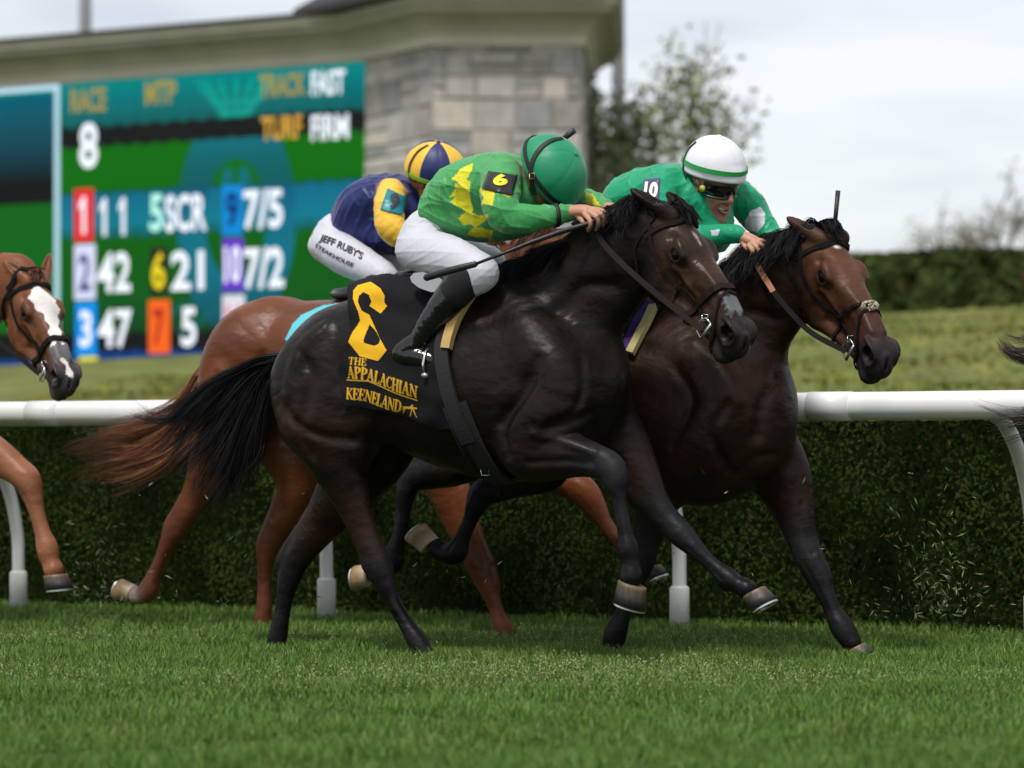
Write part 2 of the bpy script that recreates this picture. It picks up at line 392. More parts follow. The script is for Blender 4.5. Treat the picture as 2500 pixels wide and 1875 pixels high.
def hair(name, guides, n, width, mat_, parent, spread=(.01, .04), jit=.3, steps=12, cut=.35, seed=1, curl=.01, cols=None, facing=None):
    """many thin tapering ribbons laid along blends of the guide curves"""
    rng = np.random.default_rng(seed); G = []
    for g in guides: G.append(cr_spline(np.array(g, float), 8)[:, :3])
    m = max(len(g) for g in G); G = [np.stack([np.interp(np.linspace(0, 1, m), np.linspace(0, 1, len(g)), g[:, j]) for j in range(3)], 1) for g in G]
    G = np.array(G); k = len(G); V = []; Fc = []; CC = []
    nc = max(6, n//28); CX = rng.uniform(0, max(k-1, 1e-6), nc); CO = rng.normal(size=(nc, 3)); CO2 = rng.normal(size=(nc, 3)); CP = rng.uniform(0, 6.28, (nc, 3)); CF = rng.uniform(2, 6, nc); CL = rng.uniform(0, cut, nc)
    for i in range(n):
        ci = rng.integers(nc); x = float(np.clip(CX[ci] + rng.normal()*.10, 0, k-1)) if k > 1 else 0; a = int(min(x, k-2)) if k > 1 else 0; fr_ = x - a
        base = G[a]*(1-fr_) + G[a+1]*fr_ if k > 1 else G[0]
        L = 1 - np.clip(CL[ci] + rng.uniform(-.12, .12), 0, .8); ts = np.linspace(0, L, steps+1); idx = np.linspace(0, 1, m)
        P = np.stack([np.interp(ts, idx, base[:, j]) for j in range(3)], 1)
        off = CO[ci] + rng.normal(size=3)*.40; off2 = CO2[ci] + rng.normal(size=3)*.35
        sp = spread[0] + (spread[1]-spread[0])*ts[:, None]**1.3
        ph = CP[ci] + rng.normal(size=3)*.25; fq = CF[ci]
        P = P + off*sp*.6 + off2*sp*jit*np.sin(fq*ts[:, None] + ph) + curl*ts[:, None]**2*np.sin(ph + 9*ts[:, None])
        tg = np.gradient(P, axis=0); tg = unit(tg)
        if facing is not None: fd = unit(np.asarray(facing, float) + rng.normal(size=3)*.5)
        else: fd = unit(rng.normal(size=3))
        sd_ = unit(np.cross(tg, fd)); wv = width*rng.uniform(.6, 1.3)*np.clip(1.15 - (ts/L)**1.5, .12, 1)[:, None]
        b = len(V)*1; V_ = np.stack((P - sd_*wv/2, P + sd_*wv/2), 1).reshape(-1, 3)
        b = sum(len(v) for v in V[:0]); V.append(V_)
        if cols is not None: CC.append(np.repeat((np.array(cols[rng.integers(len(cols))])*rng.uniform(.7, 1.3))[None], len(V_), 0))
    per = (steps+1)*2; st = np.arange(steps)*2
    one = np.stack((st, st+1, st+3, st+2), 1); Fc = (one[None] + (np.arange(n)*per)[:, None, None]).reshape(-1, 4)
    return mesh_obj(name, np.concatenate(V), Fc, mat_, parent, True, np.concatenate(CC) if CC else None)

def strap(f, pts, w_, th, parent, name, mat_, off=.003, sub=6, snap=True, build=True, mb=None):
    """flat strap lying on the surface of the field f along pts (local points)"""
    P = cr_spline(np.array(pts, float), sub)
    if snap: P = f.snap(P, off + th*.5)
    Nn = f.grad(P); T_ = unit(np.gradient(P, axis=0)); Sd = unit(np.cross(T_, Nn)); Nn = np.cross(Sd, T_)
    V = []; m = len(P)
    for i in range(m):
        for a, b in ((-1, -1), (-1, 1), (1, 1), (1, -1)): V.append(P[i] + Sd[i]*a*w_/2 + Nn[i]*b*th/2)
    Fc = [(i*4+k, i*4+(k+1) % 4, (i+1)*4+(k+1) % 4, (i+1)*4+k) for i in range(m-1) for k in range(4)] + [(3, 2, 1, 0), tuple((m-1)*4+k for k in range(4))]
    if mb is not None: mb.add(V, Fc); return
    return mesh_obj(name, V, Fc, mat_, parent, smooth=False)

def ribbon(pts, w_, th, normal, parent, name, mat_, sub=8, mb=None):
    """free strap (reins) with a given broad-side normal"""
    P = cr_spline(np.array(pts, float), sub); T_ = unit(np.gradient(P, axis=0)); nn = np.array(normal, float)
    nn = np.repeat(nn[None], len(P), 0) if nn.ndim == 1 else cr_spline(nn, sub)
    Sd = unit(np.cross(T_, nn)); Nn = np.cross(Sd, T_); V = []; m = len(P)
    for i in range(m):
        for a, b in ((-1, -1), (-1, 1), (1, 1), (1, -1)): V.append(P[i] + Sd[i]*a*w_/2 + Nn[i]*b*th/2)
    Fc = [(i*4+k, i*4+(k+1) % 4, (i+1)*4+(k+1) % 4, (i+1)*4+k) for i in range(m-1) for k in range(4)] + [(3, 2, 1, 0), tuple((m-1)*4+k for k in range(4))]
    if mb is not None: mb.add(V, Fc); return
    return mesh_obj(name, V, Fc, mat_, parent, smooth=False)

def sphere(name, c, r, mat_, parent, R=None, n=20):
    c = np.asarray(c, float); r = np.ones(3)*np.asarray(r, float); V = []; Fc = []; m = n//2
    R = np.eye(3) if R is None else R
    for i in range(m+1):
        th = PI*i/m
        for j in range(n):
            ph = 2*PI*j/n; v = np.array((math.sin(th)*math.cos(ph), math.sin(th)*math.sin(ph), math.cos(th)))*r; V.append(c + v @ R)
    for i in range(m):
        for j in range(n): Fc.append((i*n+j, (i+1)*n+j, (i+1)*n+(j+1) % n, i*n+(j+1) % n))
    return mesh_obj(name, V, Fc, mat_, parent)

M_eye = mat('eye_gloss', (.005, .003, .0025), .07, spec=.16)
M_hoof = mat('hoof_horn', attr=True, rough=.45, var=.35, vscale=30, stretch=(3, 3, .6), bump=.3, bscale=80)
M_hoof_l = mat('hoof_horn_pale', attr=True, rough=.45, var=.4, vscale=14, bump=.3, bscale=60)
M_shoe = mat('shoe_metal', (.62, .66, .64), .35, metal=.6)
def coat(name, var=.2, rough=.45, spec=.2):
    m = mat(name, attr=True, rough=rough, var=var, vscale=5, spec=spec, stretch=(1, 1, 1.5)); t = m.node_tree; b = t.nodes['Principled BSDF']; ln = t.links.new
    mp_ = [n for n in t.nodes if n.bl_idname == 'ShaderNodeMapping'][0]
    def nz(sc, det=4, typ='FBM', dist=0.0, rg=.5):
        n = N(t, 'ShaderNodeTexNoise', noise_type=typ); n.inputs['Scale'].default_value = sc; n.inputs['Detail'].default_value = det; n.inputs['Distortion'].default_value = dist; n.inputs['Roughness'].default_value = rg
        ln(mp_.outputs[0], n.inputs['Vector']); return n.outputs[0]
    r_ = N(t, 'ShaderNodeMapRange'); r_.inputs[1].default_value = .3; r_.inputs[2].default_value = .7; r_.inputs[3].default_value = rough - .14; r_.inputs[4].default_value = rough + .22
    ln(nz(4.5, 5), r_.inputs[0]); ln(r_.outputs[0], b.inputs['Roughness'])
    b1 = N(t, 'ShaderNodeBump'); b1.inputs['Strength'].default_value = .5; b1.inputs['Distance'].default_value = .030; ln(nz(6.5, 3), b1.inputs['Height'])
    b2_ = N(t, 'ShaderNodeBump'); b2_.inputs['Strength'].default_value = .16; b2_.inputs['Distance'].default_value = .006; ln(nz(9, 1, 'RIDGED_MULTIFRACTAL', 1.2, .3), b2_.inputs['Height']); ln(b1.outputs[0], b2_.inputs['Normal'])
    b3 = N(t, 'ShaderNodeBump'); b3.inputs['Strength'].default_value = .30; b3.inputs['Distance'].default_value = .002; ln(nz(150, 3), b3.inputs['Height']); ln(b2_.outputs[0], b3.inputs['Normal'])
    ln(b3.outputs[0], b.inputs['Normal']); return m
M_coat_dark = coat('coat_dark_bay', .5, .36, .16); M_coat_bay = coat('coat_bay', .38, .40, .17); M_coat_red = coat('coat_chestnut', .28, .38, .25)
M_hair_black = mat('hair_black', (.006, .0055, .006), .55, spec=.22)
M_hair_red = mat('hair_red', attr=True, rough=.45, spec=.4)
M_leather = mat('black_leather', (.008, .007, .008), .75, bump=.2, bscale=120, spec=.12)
M_leather_b = mat('brown_leather', (.015, .009, .0075), .75, bump=.25, bscale=120, spec=.12)
M_steel = mat('bit_steel', (.62, .63, .62), .22, metal=.9)

def groove(f, fr, px, y0=-.7, r=.006, k=.035, off=None, op='sub'):
    off = off if off is not None else (.004 if op == 'sub' else -.008)
    """crease (or a raised vein, op='add') along picture points found on the near surface"""
    A = np.array(px, float); P, ok = f.hit(fr, A[:, 0], A[:, 1], 0, ymin=y0)
    P = P[ok]
    if len(P) < 2: return
    nn = f.grad(P); P = P + nn*off; f.chain([(*p, r) for p in P], k=k, op=op)

def horse_field(sp, h=.005):
    fr = sp['frame']; allp = []
    for key in ('trunk', 'neck'): allp += fr.nodes(sp[key])
    for l in sp['legs']: allp += fr.nodes(l['n'])
    hp = sp['head']; o = np.array((hp['ox'], hp['y0'], hp['oz'])); R = rotm(hp['yaw'], hp['pitch'], hp.get('roll', 0))
    A = np.array([a[:3] for a in allp] + [o, o + .66*R[0], o - .25*R[0]]); r = .24
    lo = np.array((max(A[:, 0].min() - .2, -9), -.42, -.04)); hi = np.array((A[:, 0].max() + .15, .38, A[:, 2].max() + .2))
    lo[1] = min(lo[1], (o + .6*R[0])[1] - .16)
    if 'clip' in sp: lo[0] = max(lo[0], sp['clip'])
    f = Field(lo, hi, h); c = sp['col']
    f.chain(fr.nodes(sp['trunk']), k=.05, col=c['trunk'], tau=.05, sub=12)
    f.chain(fr.nodes(sp['neck']), k=.10, col=c['neck'], tau=.04)
    for nds, k in sp.get('mass', ()): f.chain(fr.nodes(nds), k=k)
    for nds, k in sp.get('mirror', ()):                     # given on the near side, built on both
        nn = fr.nodes(nds); f.chain(nn, k=k); f.chain([(a[0], -a[1], *a[2:]) for a in nn], k=k)
    for l in sp['legs']:
        f.chain(fr.nodes([(*a[:3], a[3]*(.93 if a[3] < 22 and i_ < len(l['n']) - 3 else 1.05 if 28 <= a[3] <= 36 else 1.08 if i_ >= len(l['n']) - 2 else 1), *a[4:]) for i_, a in enumerate(l['n'])]), k=l.get('k', .05), col=l['col'], tau=.02, sub=8)
        for nds, k in l.get('extra', ()): f.chain(fr.nodes(nds), k=k)
    for l in sp['legs']:                                    # groove between cannon bone and tendon
        nn = fr.nodes(l['n']); k0 = len(nn) - 6; seg = np.array([a[:4] for a in nn[k0:k0+4]])
        dv = unit(seg[-1, :3] - seg[0, :3]); bk = np.cross(np.array((0, -1.0, 0)), dv); bk = bk*(1 if bk[0] < 0 else -1)
        for sy_ in (-1, 1): f.chain([(*(a[:3] + bk*a[3]*.22 + np.array((0, sy_*(a[3]*.98 + .003), 0))), .0045) for a in seg], k=.010, op='sub')
    T = build_head(f, o, R, hp['s'], [dict(side=e['side'], tip=fr.L(*e['tip']), open=e['open'], bend=e.get('bend', (0, 0, 0))) for e in hp['ears']], c)
    for g in sp.get('grooves', ()): groove(f, fr, *g[:1], **(g[1] if len(g) > 1 else {}))
    return fr, f, T, R, o

def make_horse(sp):
    fr, f, T, R, o = horse_field(sp, sp.get('h', .005))
    root = empty('horse', sp['label'], 'horse', (*fr.o[:2], 0), ANG, 'racehorses galloping on the turf')
    V, Q, C = f.mesh(sp['col']['base'])
    if sp.get('paint'): C = sp['paint'](V, C, T, R, o, fr)
    body = mesh_obj('body', V, Q, sp['mat'], root, True, C)
    for sg in (-1, 1): sphere('eye', T((.205, sg*.0755, -.058)), .0245*sp['head']['s'], M_eye, root)
    for l in sp['legs']:
        if 'hoof' in l:
            hh = l['hoof']; y = hh.get('y', l['n'][-1][2])
            C0 = fr.L(*hh['c'], y); S0 = fr.L(*hh['s'], y); t0 = fr.L(*hh['t'], y) - S0
            hoof(root, C0, S0, t0, fr.m(hh['c'][0], y, hh['r']), M_hoof_l if hh.get('pale') else M_hoof, M_shoe)
    return dict(root=root, f=f, fr=fr, T=T, R=R, o=o, body=body)

BLK = np.array((.0062, .0058, .0066)); GRY = np.array((.018, .0175, .020))
FR6 = Frame((-.598, 10.38))
o6 = np.array((-.598, 10.38, 0))
FR10 = Frame((o6 + 1.305*D + .60*NN)[:2])
FR9 = Frame((o6 - .45*D + 1.14*NN)[:2])
FRL = Frame((o6 - 1.55*D + .70*NN)[:2])

# ------------------------------------------------------------------ dark bay horse in front
db = np.array((.0088, .0058, .0046)); br = np.array((.026, .0135, .008))
spec6 = dict(frame=FR6, label='dark brown galloping horse nearest the camera, under the black cloth with a yellow 6', mat=M_coat_dark,
    col=dict(base=db, trunk=db, neck=db*.9, head=np.array((.032, .0165, .010)), mid=np.array((.038, .017, .009)), muzzle=np.array((.017, .014, .014)), eye=BLK, ear=db*1.2),
    trunk=[(850,875,0,132,1.05),(960,895,0,168,.96),(1080,918,0,210,.86),(1200,930,0,238,.80),(1300,935,0,236,.74),(1365,925,0,180,.76),(1400,945,0,115,.95)],
    neck=[(1315,805,0,150,.62),(1395,738,-.02,134,.52),(1465,675,-.04,125,.50),(1530,608,-.06,103,.52),(1590,572,-.075,86,.6)],
    mass=[([(1120,735,0,38,1.0),(1205,712,0,36,.9),(1300,690,0,40,.8),(1400,610,-.02,34,.7),(1480,545,-.05,30,.8)], .06),
          ([(1390,880,0,72,1.2),(1415,960,0,72,1.3),(1410,1040,0,58,1.3)], .06)],
    mirror=[([(872,808,-.07,64),(798,868,-.13,88),(745,930,-.15,86),(775,1020,-.15,100)], .08),
            ([(920,850,-.15,70),(935,940,-.16,75),(915,1010,-.16,62)], .06),
            ([(1255,760,-.10,48),(1310,840,-.16,68),(1366,930,-.17,73),(1338,1010,-.17,76),(1285,1080,-.17,60)], .06)],
    legs=[
      dict(n=[(800,950,-.15,100,.9),(815,1070,-.15,92,.8),(838,1160,-.14,64,.8),(868,1245,-.13,40,.8),(897,1315,-.12,33,.75),(925,1385,-.11,34,.8),(940,1425,-.11,27,.8),(960,1470,-.10,21),(990,1520,-.10,19),(1018,1565,-.10,23),(1035,1592,-.10,21)],
           col=[db, db, db, br*.8, br*.7, BLK*1.4, BLK, BLK, BLK, BLK, BLK],
           extra=[([(835,1180,-.13,30),(868,1290,-.12,17),(893,1350,-.11,17),(903,1378,-.11,20)], .02),
                  ([(885,985,-.16,60),(880,1080,-.15,50)], .05)],
           hoof=dict(c=(1040,1597), s=(1052,1632), t=(1090,1634), r=23)),
      dict(n=[(930,980,.12,115,.9),(910,1080,.13,108,.8),(840,1200,.13,72,.8),(765,1305,.13,44,.8),(722,1370,.13,33,.8),(708,1405,.13,30,.8),(697,1450,.13,22),(688,1500,.13,20),(678,1555,.13,22),(671,1583,.13,20)],
           col=[db, db, br, br*.8, BLK*1.4, BLK, BLK, BLK, BLK, BLK],
           extra=[([(770,1270,.13,30),(715,1320,.13,15),(697,1352,.13,16),(690,1372,.13,17)], .02)],
           hoof=dict(c=(669,1588), s=(678,1618), t=(715,1620), r=22)),
      dict(n=[(1340,1010,-.17,95,.75),(1300,1085,-.18,88,.70),(1355,1102,-.18,70,.72),(1410,1115,-.18,50,.8),(1455,1127,-.18,40,.85),(1490,1142,-.18,36,.9),(1502,1172,-.18,30,.9),(1510,1210,-.18,21),(1518,1260,-.18,19),(1527,1305,-.18,20),(1533,1338,-.18,26),(1539,1378,-.18,21),(1541,1408,-.18,27)],
           col=[db, db, br*.7, BLK*1.5, GRY*.7, GRY, GRY*.8, BLK*1.6, BLK*1.5, BLK*1.5, BLK*1.4, BLK, BLK], k=.035,
           extra=[([(1300,1060,-.19,50),(1370,1085,-.19,30),(1440,1098,-.19,20),(1480,1118,-.19,18)], .02),
                  ([(1520,1345,-.18,16),(1527,1362,-.18,14)], .01)],
           hoof=dict(c=(1541,1424), s=(1526,1476), t=(1580,1492), r=35)),
      dict(n=[(1440,990,.12,95,.9),(1500,1075,.14,82,.8),(1545,1150,.15,66,.8),(1585,1215,.15,46,.8),(1625,1265,.15,33,.85),(1662,1303,.15,31,.9),(1690,1332,.15,25),(1725,1366,.15,20),(1752,1390,.15,21),(1776,1410,.15,26),(1802,1428,.15,21),(1822,1438,.15,24)],
           col=[db, db, br*.9, BLK*1.6, GRY*.6, GRY*.6, GRY*.5, BLK*1.5, BLK*1.5, BLK*1.4, BLK, BLK],
           extra=[([(1765,1425,.15,14),(1775,1434,.15,12)], .01)],
           hoof=dict(c=(1838,1446), s=(1858,1484), t=(1925,1474), r=30))],
    head=dict(ox=1.362, oz=1.672, y0=-.08, yaw=.42, pitch=.82, roll=.02, s=1.0,
              ears=[dict(side=-1, tip=(1540, 462, -.17), open=(.2, -.5, .8)), dict(side=1, tip=(1628, 470, .03), open=(-.6, .1, .8))]),
    grooves=[([(735,860),(762,920),(745,990),(735,1060),(760,1110)], dict(k=.045)),
             ([(790,800),(740,850),(715,900),(705,960)], dict(k=.05, op='add')),
             ([(700,1000),(730,1040),(790,1065),(860,1075)], dict()),
             ([(935,1010),(915,1080),(895,1150)], dict(k=.045)),
             ([(1350,1035),(1400,1010),(1425,950),(1420,880)], dict()),
             ([(1240,1010),(1230,1060),(1240,1110)], dict()),
             ([(1310,880),(1280,960),(1225,1030)], dict(k=.045)),
             ([(1300,1060),(1370,1075),(1450,1105)], dict(k=.03, off=-.005,op='add')),
             ([(1290,1130),(1360,1125),(1440,1130)], dict(k=.025)),
             ([(1440,1010),(1400,1030),(1340,1045)], dict()),
             ([(1360,760),(1420,700),(1500,700),(1560,760)], dict(k=.06)),
             ([(1660,690),(1640,740),(1650,800)], dict(r=.002, k=.01, off=.001, op='add')),
             ])
def nostril_dark(C, h):
    d = np.exp(-(((h[:, 0]-.572)/.037)**4 + ((np.abs(h[:, 1])-.045)/.026)**4 + ((h[:, 2]+.093)/.028)**4))[:, None]
    e = np.exp(-(((h[:, 0]-.21)/.034)**2 + ((h[:, 2]+.06)/.026)**2))[:, None]*(np.abs(h[:, 1]) > .05)[:, None]*.92
    C = C*(1-e) + BLK*e
    return C*(1-d) + np.array((.006, .003, .003))*d
def paint6(V, C, T, R, o, fr):
    h = (V - o) @ R.T / 1.0
    st = np.exp(-(((h[:, 0]-.165)/.016)**2 + ((h[:, 1]+.004)/.006)**2)) * (h[:, 2] > -.05)
    st += np.exp(-(((h[:, 0]-.20)/.010)**2 + ((h[:, 1]+.006)/.004)**2)) * (h[:, 2] > -.05)
    st = np.clip(st*1.6, 0, .8)[:, None]; C = C*(1-st) + np.array((.35, .33, .30))*st
    # grey tape over the nose below the noseband
    tp = ((h[:, 0] > .425) & (h[:, 0] < .515 + .01*np.sin(h[:, 1]*160)) & (np.abs(h[:, 1]) < .036 + .004*np.sin(h[:, 0]*300)) & (h[:, 2] > -.075))
    C = np.where(tp[:, None], np.array((.085, .09, .095)), C)
    g = np.clip((V[:, 0] < 1.4) * (V[:, 2] > .55), 0, 1)
    # brown showing on flank, belly and between the thighs
    C = nostril_dark(C, h)
    b = np.exp(-(((V[:, 0]+.12)/.22)**2 + ((V[:, 2]-.85)/.10)**2)) * .8 + np.exp(-(((V[:, 0]+.42)/.10)**2 + ((V[:, 2]-.75)/.18)**2)) * .5
    return C*(1 + b[:, None]*np.array((2.6, 1.5, .9)))
spec6['paint'] = paint6
H6 = make_horse(spec6)

# ------------------------------------------------------------------ bay horse on the right (its rider has the white cap)
bb = np.array((.0185, .0092, .006)); b2 = np.array((.034, .016, .009))
spec10 = dict(frame=FR10, label='bay galloping horse on the right with a sheepskin knot on its noseband', mat=M_coat_bay,
    col=dict(base=bb, trunk=bb, neck=bb, head=np.array((.088, .034, .0155)), mid=np.array((.066, .026, .014)), muzzle=np.array((.017, .0145, .015)), eye=BLK, ear=np.array((.06, .03, .018))),
    trunk=[(1255,915,0,135,1.05),(1365,930,0,160,.98),(1485,955,0,195,.9),(1605,985,0,230,.82),(1705,1000,0,236,.76),(1762,1000,0,186,.80),(1785,1010,0,125,1.0)],
    neck=[(1715,893,0,158,.62),(1788,806,-.02,142,.52),(1856,738,-.04,122,.48),(1918,682,-.06,104,.52),(1972,640,-.075,84,.6)],
    mass=[([(1525,770,0,38,1.0),(1620,750,0,40,.9),(1710,730,0,44,.8),(1800,665,-.02,34,.7),(1880,610,-.05,30,.8)], .06),
          ([(1800,910,0,78,1.25),(1822,1000,0,80,1.3),(1812,1090,0,78,1.3)], .06)],
    mirror=[([(1265,845,-.07,70),(1195,900,-.13,90),(1150,970,-.15,84),(1180,1050,-.15,92)], .08),
            ([(1665,820,-.10,48),(1712,900,-.16,68),(1760,980,-.17,76),(1728,1070,-.17,76),(1685,1130,-.17,58)], .06)],
    legs=[
      dict(n=[(1230,1000,-.15,95,.85),(1300,1090,-.14,82,.8),(1330,1140,-.13,62,.8),(1275,1168,-.13,44,.8),(1225,1188,-.12,34,.8),(1180,1203,-.12,33,.8),(1163,1232,-.12,26),(1148,1270,-.12,20),(1128,1315,-.12,21),(1112,1347,-.12,28),(1085,1352,-.12,22),(1065,1338,-.12,22)],
           col=[bb, bb, bb, BLK*1.5, BLK*1.5, GRY*.5, BLK*1.3, BLK, BLK, BLK, BLK, BLK],
           hoof=dict(c=(1052,1331), s=(1022,1292), t=(1002,1308), r=27, pale=1)),
      dict(n=[(1190,1010,.14,90,.85),(1170,1090,.13,70,.8),(1110,1135,.13,52,.8),(1055,1152,.13,42,.8),(1010,1165,.13,34,.8),(992,1200,.13,26),(984,1250,.13,20),(975,1310,.13,20),(962,1350,.13,24),(958,1375,.13,27),(935,1392,.13,22),(915,1398,.13,22)],
           col=[bb, bb, bb*.8, BLK*1.5, BLK*1.5, BLK*1.5, BLK*1.3, BLK, BLK, BLK, BLK, BLK],
           hoof=dict(c=(900,1402), s=(868,1402), t=(866,1425), r=26, pale=1)),
      dict(n=[(1690,1060,-.15,90,.8),(1640,1150,-.14,72,.8),(1605,1230,-.13,50,.85),(1580,1310,-.12,36,.9),(1565,1370,-.12,33,.9),(1555,1400,-.12,28),(1538,1450,-.12,20),(1520,1500,-.12,20),(1503,1545,-.12,26),(1494,1578,-.12,23)],
           col=[bb, bb, bb*.8, BLK*1.5, BLK*1.5, BLK, BLK, BLK, BLK, BLK],
           hoof=dict(c=(1490,1592), s=(1496,1622), t=(1535,1624), r=26)),
      dict(n=[(1800,1010,.12,105,.9),(1858,1090,.14,92,.8),(1905,1160,.15,76,.8),(1932,1225,.15,56,.85),(1955,1305,.15,40,.9),(1980,1370,.15,34,.95),(1998,1405,.15,32,.95),(2014,1445,.15,24),(2034,1490,.15,22),(2055,1530,.15,27),(2078,1568,.15,23)],
           col=[bb, bb, b2*.8, b2*.6, GRY*.8, GRY*.7, GRY*.6, BLK*1.5, BLK*1.4, BLK, BLK],
           hoof=dict(c=(2086,1583), s=(2102,1612), t=(2150,1612), r=27))],
    head=dict(ox=.413, oz=1.621, y0=-.08, yaw=.62, pitch=.80, roll=.03, s=1.03,
              ears=[dict(side=-1, tip=(1922, 532, -.14), open=(.5, -.5, .7)), dict(side=1, tip=(2020, 560, .05), open=(-.6, .1, .8), bend=(-.01, 0, .02))]),
    grooves=[([(1650,900),(1690,980),(1640,1090)], dict()), ([(1780,1150),(1740,1060),(1780,980)], dict()),
             ([(1890,1110),(1840,1120),(1800,1160)], dict()), ([(1700,840),(1760,900),(1800,980)], dict(k=.05, op='add')),
             ([(1930,860),(1900,930),(1860,990),(1850,1060)], dict(k=.05)), ([(1955,1230),(1960,1290),(1985,1350)], dict(k=.02)),
             ([(1740,800),(1820,760),(1900,780)], dict(k=.06))])
def paint10(V, C, T, R, o, fr):
    h = (V - o) @ R.T
    st = np.clip(np.exp(-(((h[:, 0]-.105)/.009)**2 + ((h[:, 1]+.0)/.012)**2)) * (h[:, 2] > -.05) * 2, 0, 1)[:, None]
    C = C*(1-st) + np.array((.7, .66, .6))*st
    C = nostril_dark(C, h)
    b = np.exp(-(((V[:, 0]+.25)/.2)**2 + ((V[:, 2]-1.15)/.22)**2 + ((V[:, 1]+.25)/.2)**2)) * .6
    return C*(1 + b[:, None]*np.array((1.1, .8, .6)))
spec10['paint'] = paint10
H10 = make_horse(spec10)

# ------------------------------------------------------------------ chestnut horse behind (rider in navy and yellow)
ch_ = np.array((.125, .038, .0135)); c2 = np.array((.095, .028, .011))
trunk9 = [(650,865,0,122,1.05),(750,875,0,140,1.0),(860,895,0,165,.92),(970,912,0,190,.84),(1070,925,0,195,.78),(1145,925,0,165,.80),(1175,940,0,108,1.0)]
neck9 = [(1100,830,0,140,.62),(1170,765,0,125,.52),(1240,710,0,108,.5),(1310,660,0,88,.52),(1370,630,0,72,.6)]
mirror9 = [([(660,790,-.07,62),(600,840,-.13,80),(560,915,-.15,76),(580,1000,-.15,84)], .08),
           ([(1030,790,-.10,44),(1080,860,-.16,62),(1130,930,-.17,68),(1100,1000,-.17,68),(1060,1060,-.17,52)], .06)]
red = dict(base=ch_, trunk=ch_, neck=ch_, head=ch_*1.1, mid=ch_, muzzle=np.array((.06, .045, .045)), eye=BLK, ear=ch_)
spec9 = dict(h=.007, frame=FR9, label='chestnut galloping horse behind the dark one, ridden in navy and yellow', mat=M_coat_red, col=red,
    trunk=trunk9, neck=neck9, mirror=mirror9, mass=[([(920,760,0,30,1.0),(1000,745,0,32,.9),(1090,725,0,38,.8),(1170,670,0,28,.7)], .06)],
    legs=[
      dict(n=[(580,960,-.15,84,.85),(545,1060,-.14,78,.8),(512,1140,-.13,56,.8),(480,1205,-.12,38,.8),(450,1255,-.12,32,.8),(430,1290,-.12,30,.85),(412,1325,-.12,22),(392,1370,-.12,18),(374,1410,-.12,20),(362,1440,-.12,25),(345,1455,-.12,19),(332,1452,-.12,19)],
           col=[ch_, ch_, ch_, ch_, c2, c2, c2, c2, c2, c2, c2, np.array((.55,.5,.45))],
           extra=[([(500,1190,-.12,24),(462,1225,-.11,13),(425,1265,-.11,14),(414,1288,-.11,15)], .02)],
           hoof=dict(c=(325,1448), s=(292,1430), t=(275,1444), r=22, pale=1)),
      dict(n=[(640,1000,.14,92,.85),(710,1090,.13,84,.8),(730,1170,.13,62,.8),(702,1235,.13,42,.8),(672,1295,.13,33,.85),(655,1330,.13,30,.85),(648,1370,.13,22),(646,1430,.13,19),(644,1490,.13,20),(640,1530,.13,23),(640,1552,.13,19)],
           col=[ch_, ch_, ch_, ch_, c2, c2, c2, c2, c2*.9, c2*.8, c2*.8],
           hoof=dict(c=(640,1556), s=(648,1580), t=(680,1582), r=21)),
      dict(n=[(1060,1010,-.15,84,.8),(1070,1100,-.15,72,.75),(1090,1180,-.14,56,.8),(1118,1260,-.13,44,.8),(1150,1335,-.12,33,.9),(1175,1385,-.12,33,.9),(1190,1420,-.12,29,.9),(1204,1465,-.12,21),(1220,1510,-.12,19),(1234,1542,-.12,23),(1242,1562,-.12,19)],
           col=[ch_, ch_*1.1, ch_*1.1, ch_*1.1, ch_, ch_, c2, c2, c2, c2, c2],
           extra=[([(1130,1200,-.15,22),(1160,1300,-.14,18),(1190,1370,-.13,14)], .02)],
           hoof=dict(c=(1245,1568), s=(1254,1590), t=(1290,1592), r=21)),
      dict(n=[(1160,1000,.12,84,.8),(1230,1080,.14,74,.8),(1310,1130,.15,56,.8),(1385,1172,.15,42,.85),(1428,1205,.15,35,.9),(1450,1235,.15,29,.9),(1478,1278,.15,20),(1515,1325,.15,18),(1550,1360,.15,23),(1575,1378,.15,19)],
           col=[ch_, ch_*1.1, ch_*1.1, ch_*1.1, ch_*1.2, ch_, ch_, ch_, ch_, ch_],
           hoof=dict(c=(1592,1386), s=(1602,1412), t=(1640,1410), r=22))],
    head=dict(ox=FR9.L(1385, 605, 0)[0], oz=FR9.L(1385, 605, 0)[2], y0=0.0, yaw=.35, pitch=1.0, roll=0, s=1.0,
              ears=[dict(side=-1, tip=(1345, 610, -.08), open=(.4, -.5, .8)), dict(side=1, tip=(1375, 605, .08), open=(0, .1, .8))]),
    grooves=[([(640,870),(650,940),(640,1010)], dict(k=.045)), ([(540,900),(575,960),(560,1040)], dict(k=.05, op='add')), ([(505,1000),(540,1030),(600,1050)], dict())])
H9 = make_horse(spec9)

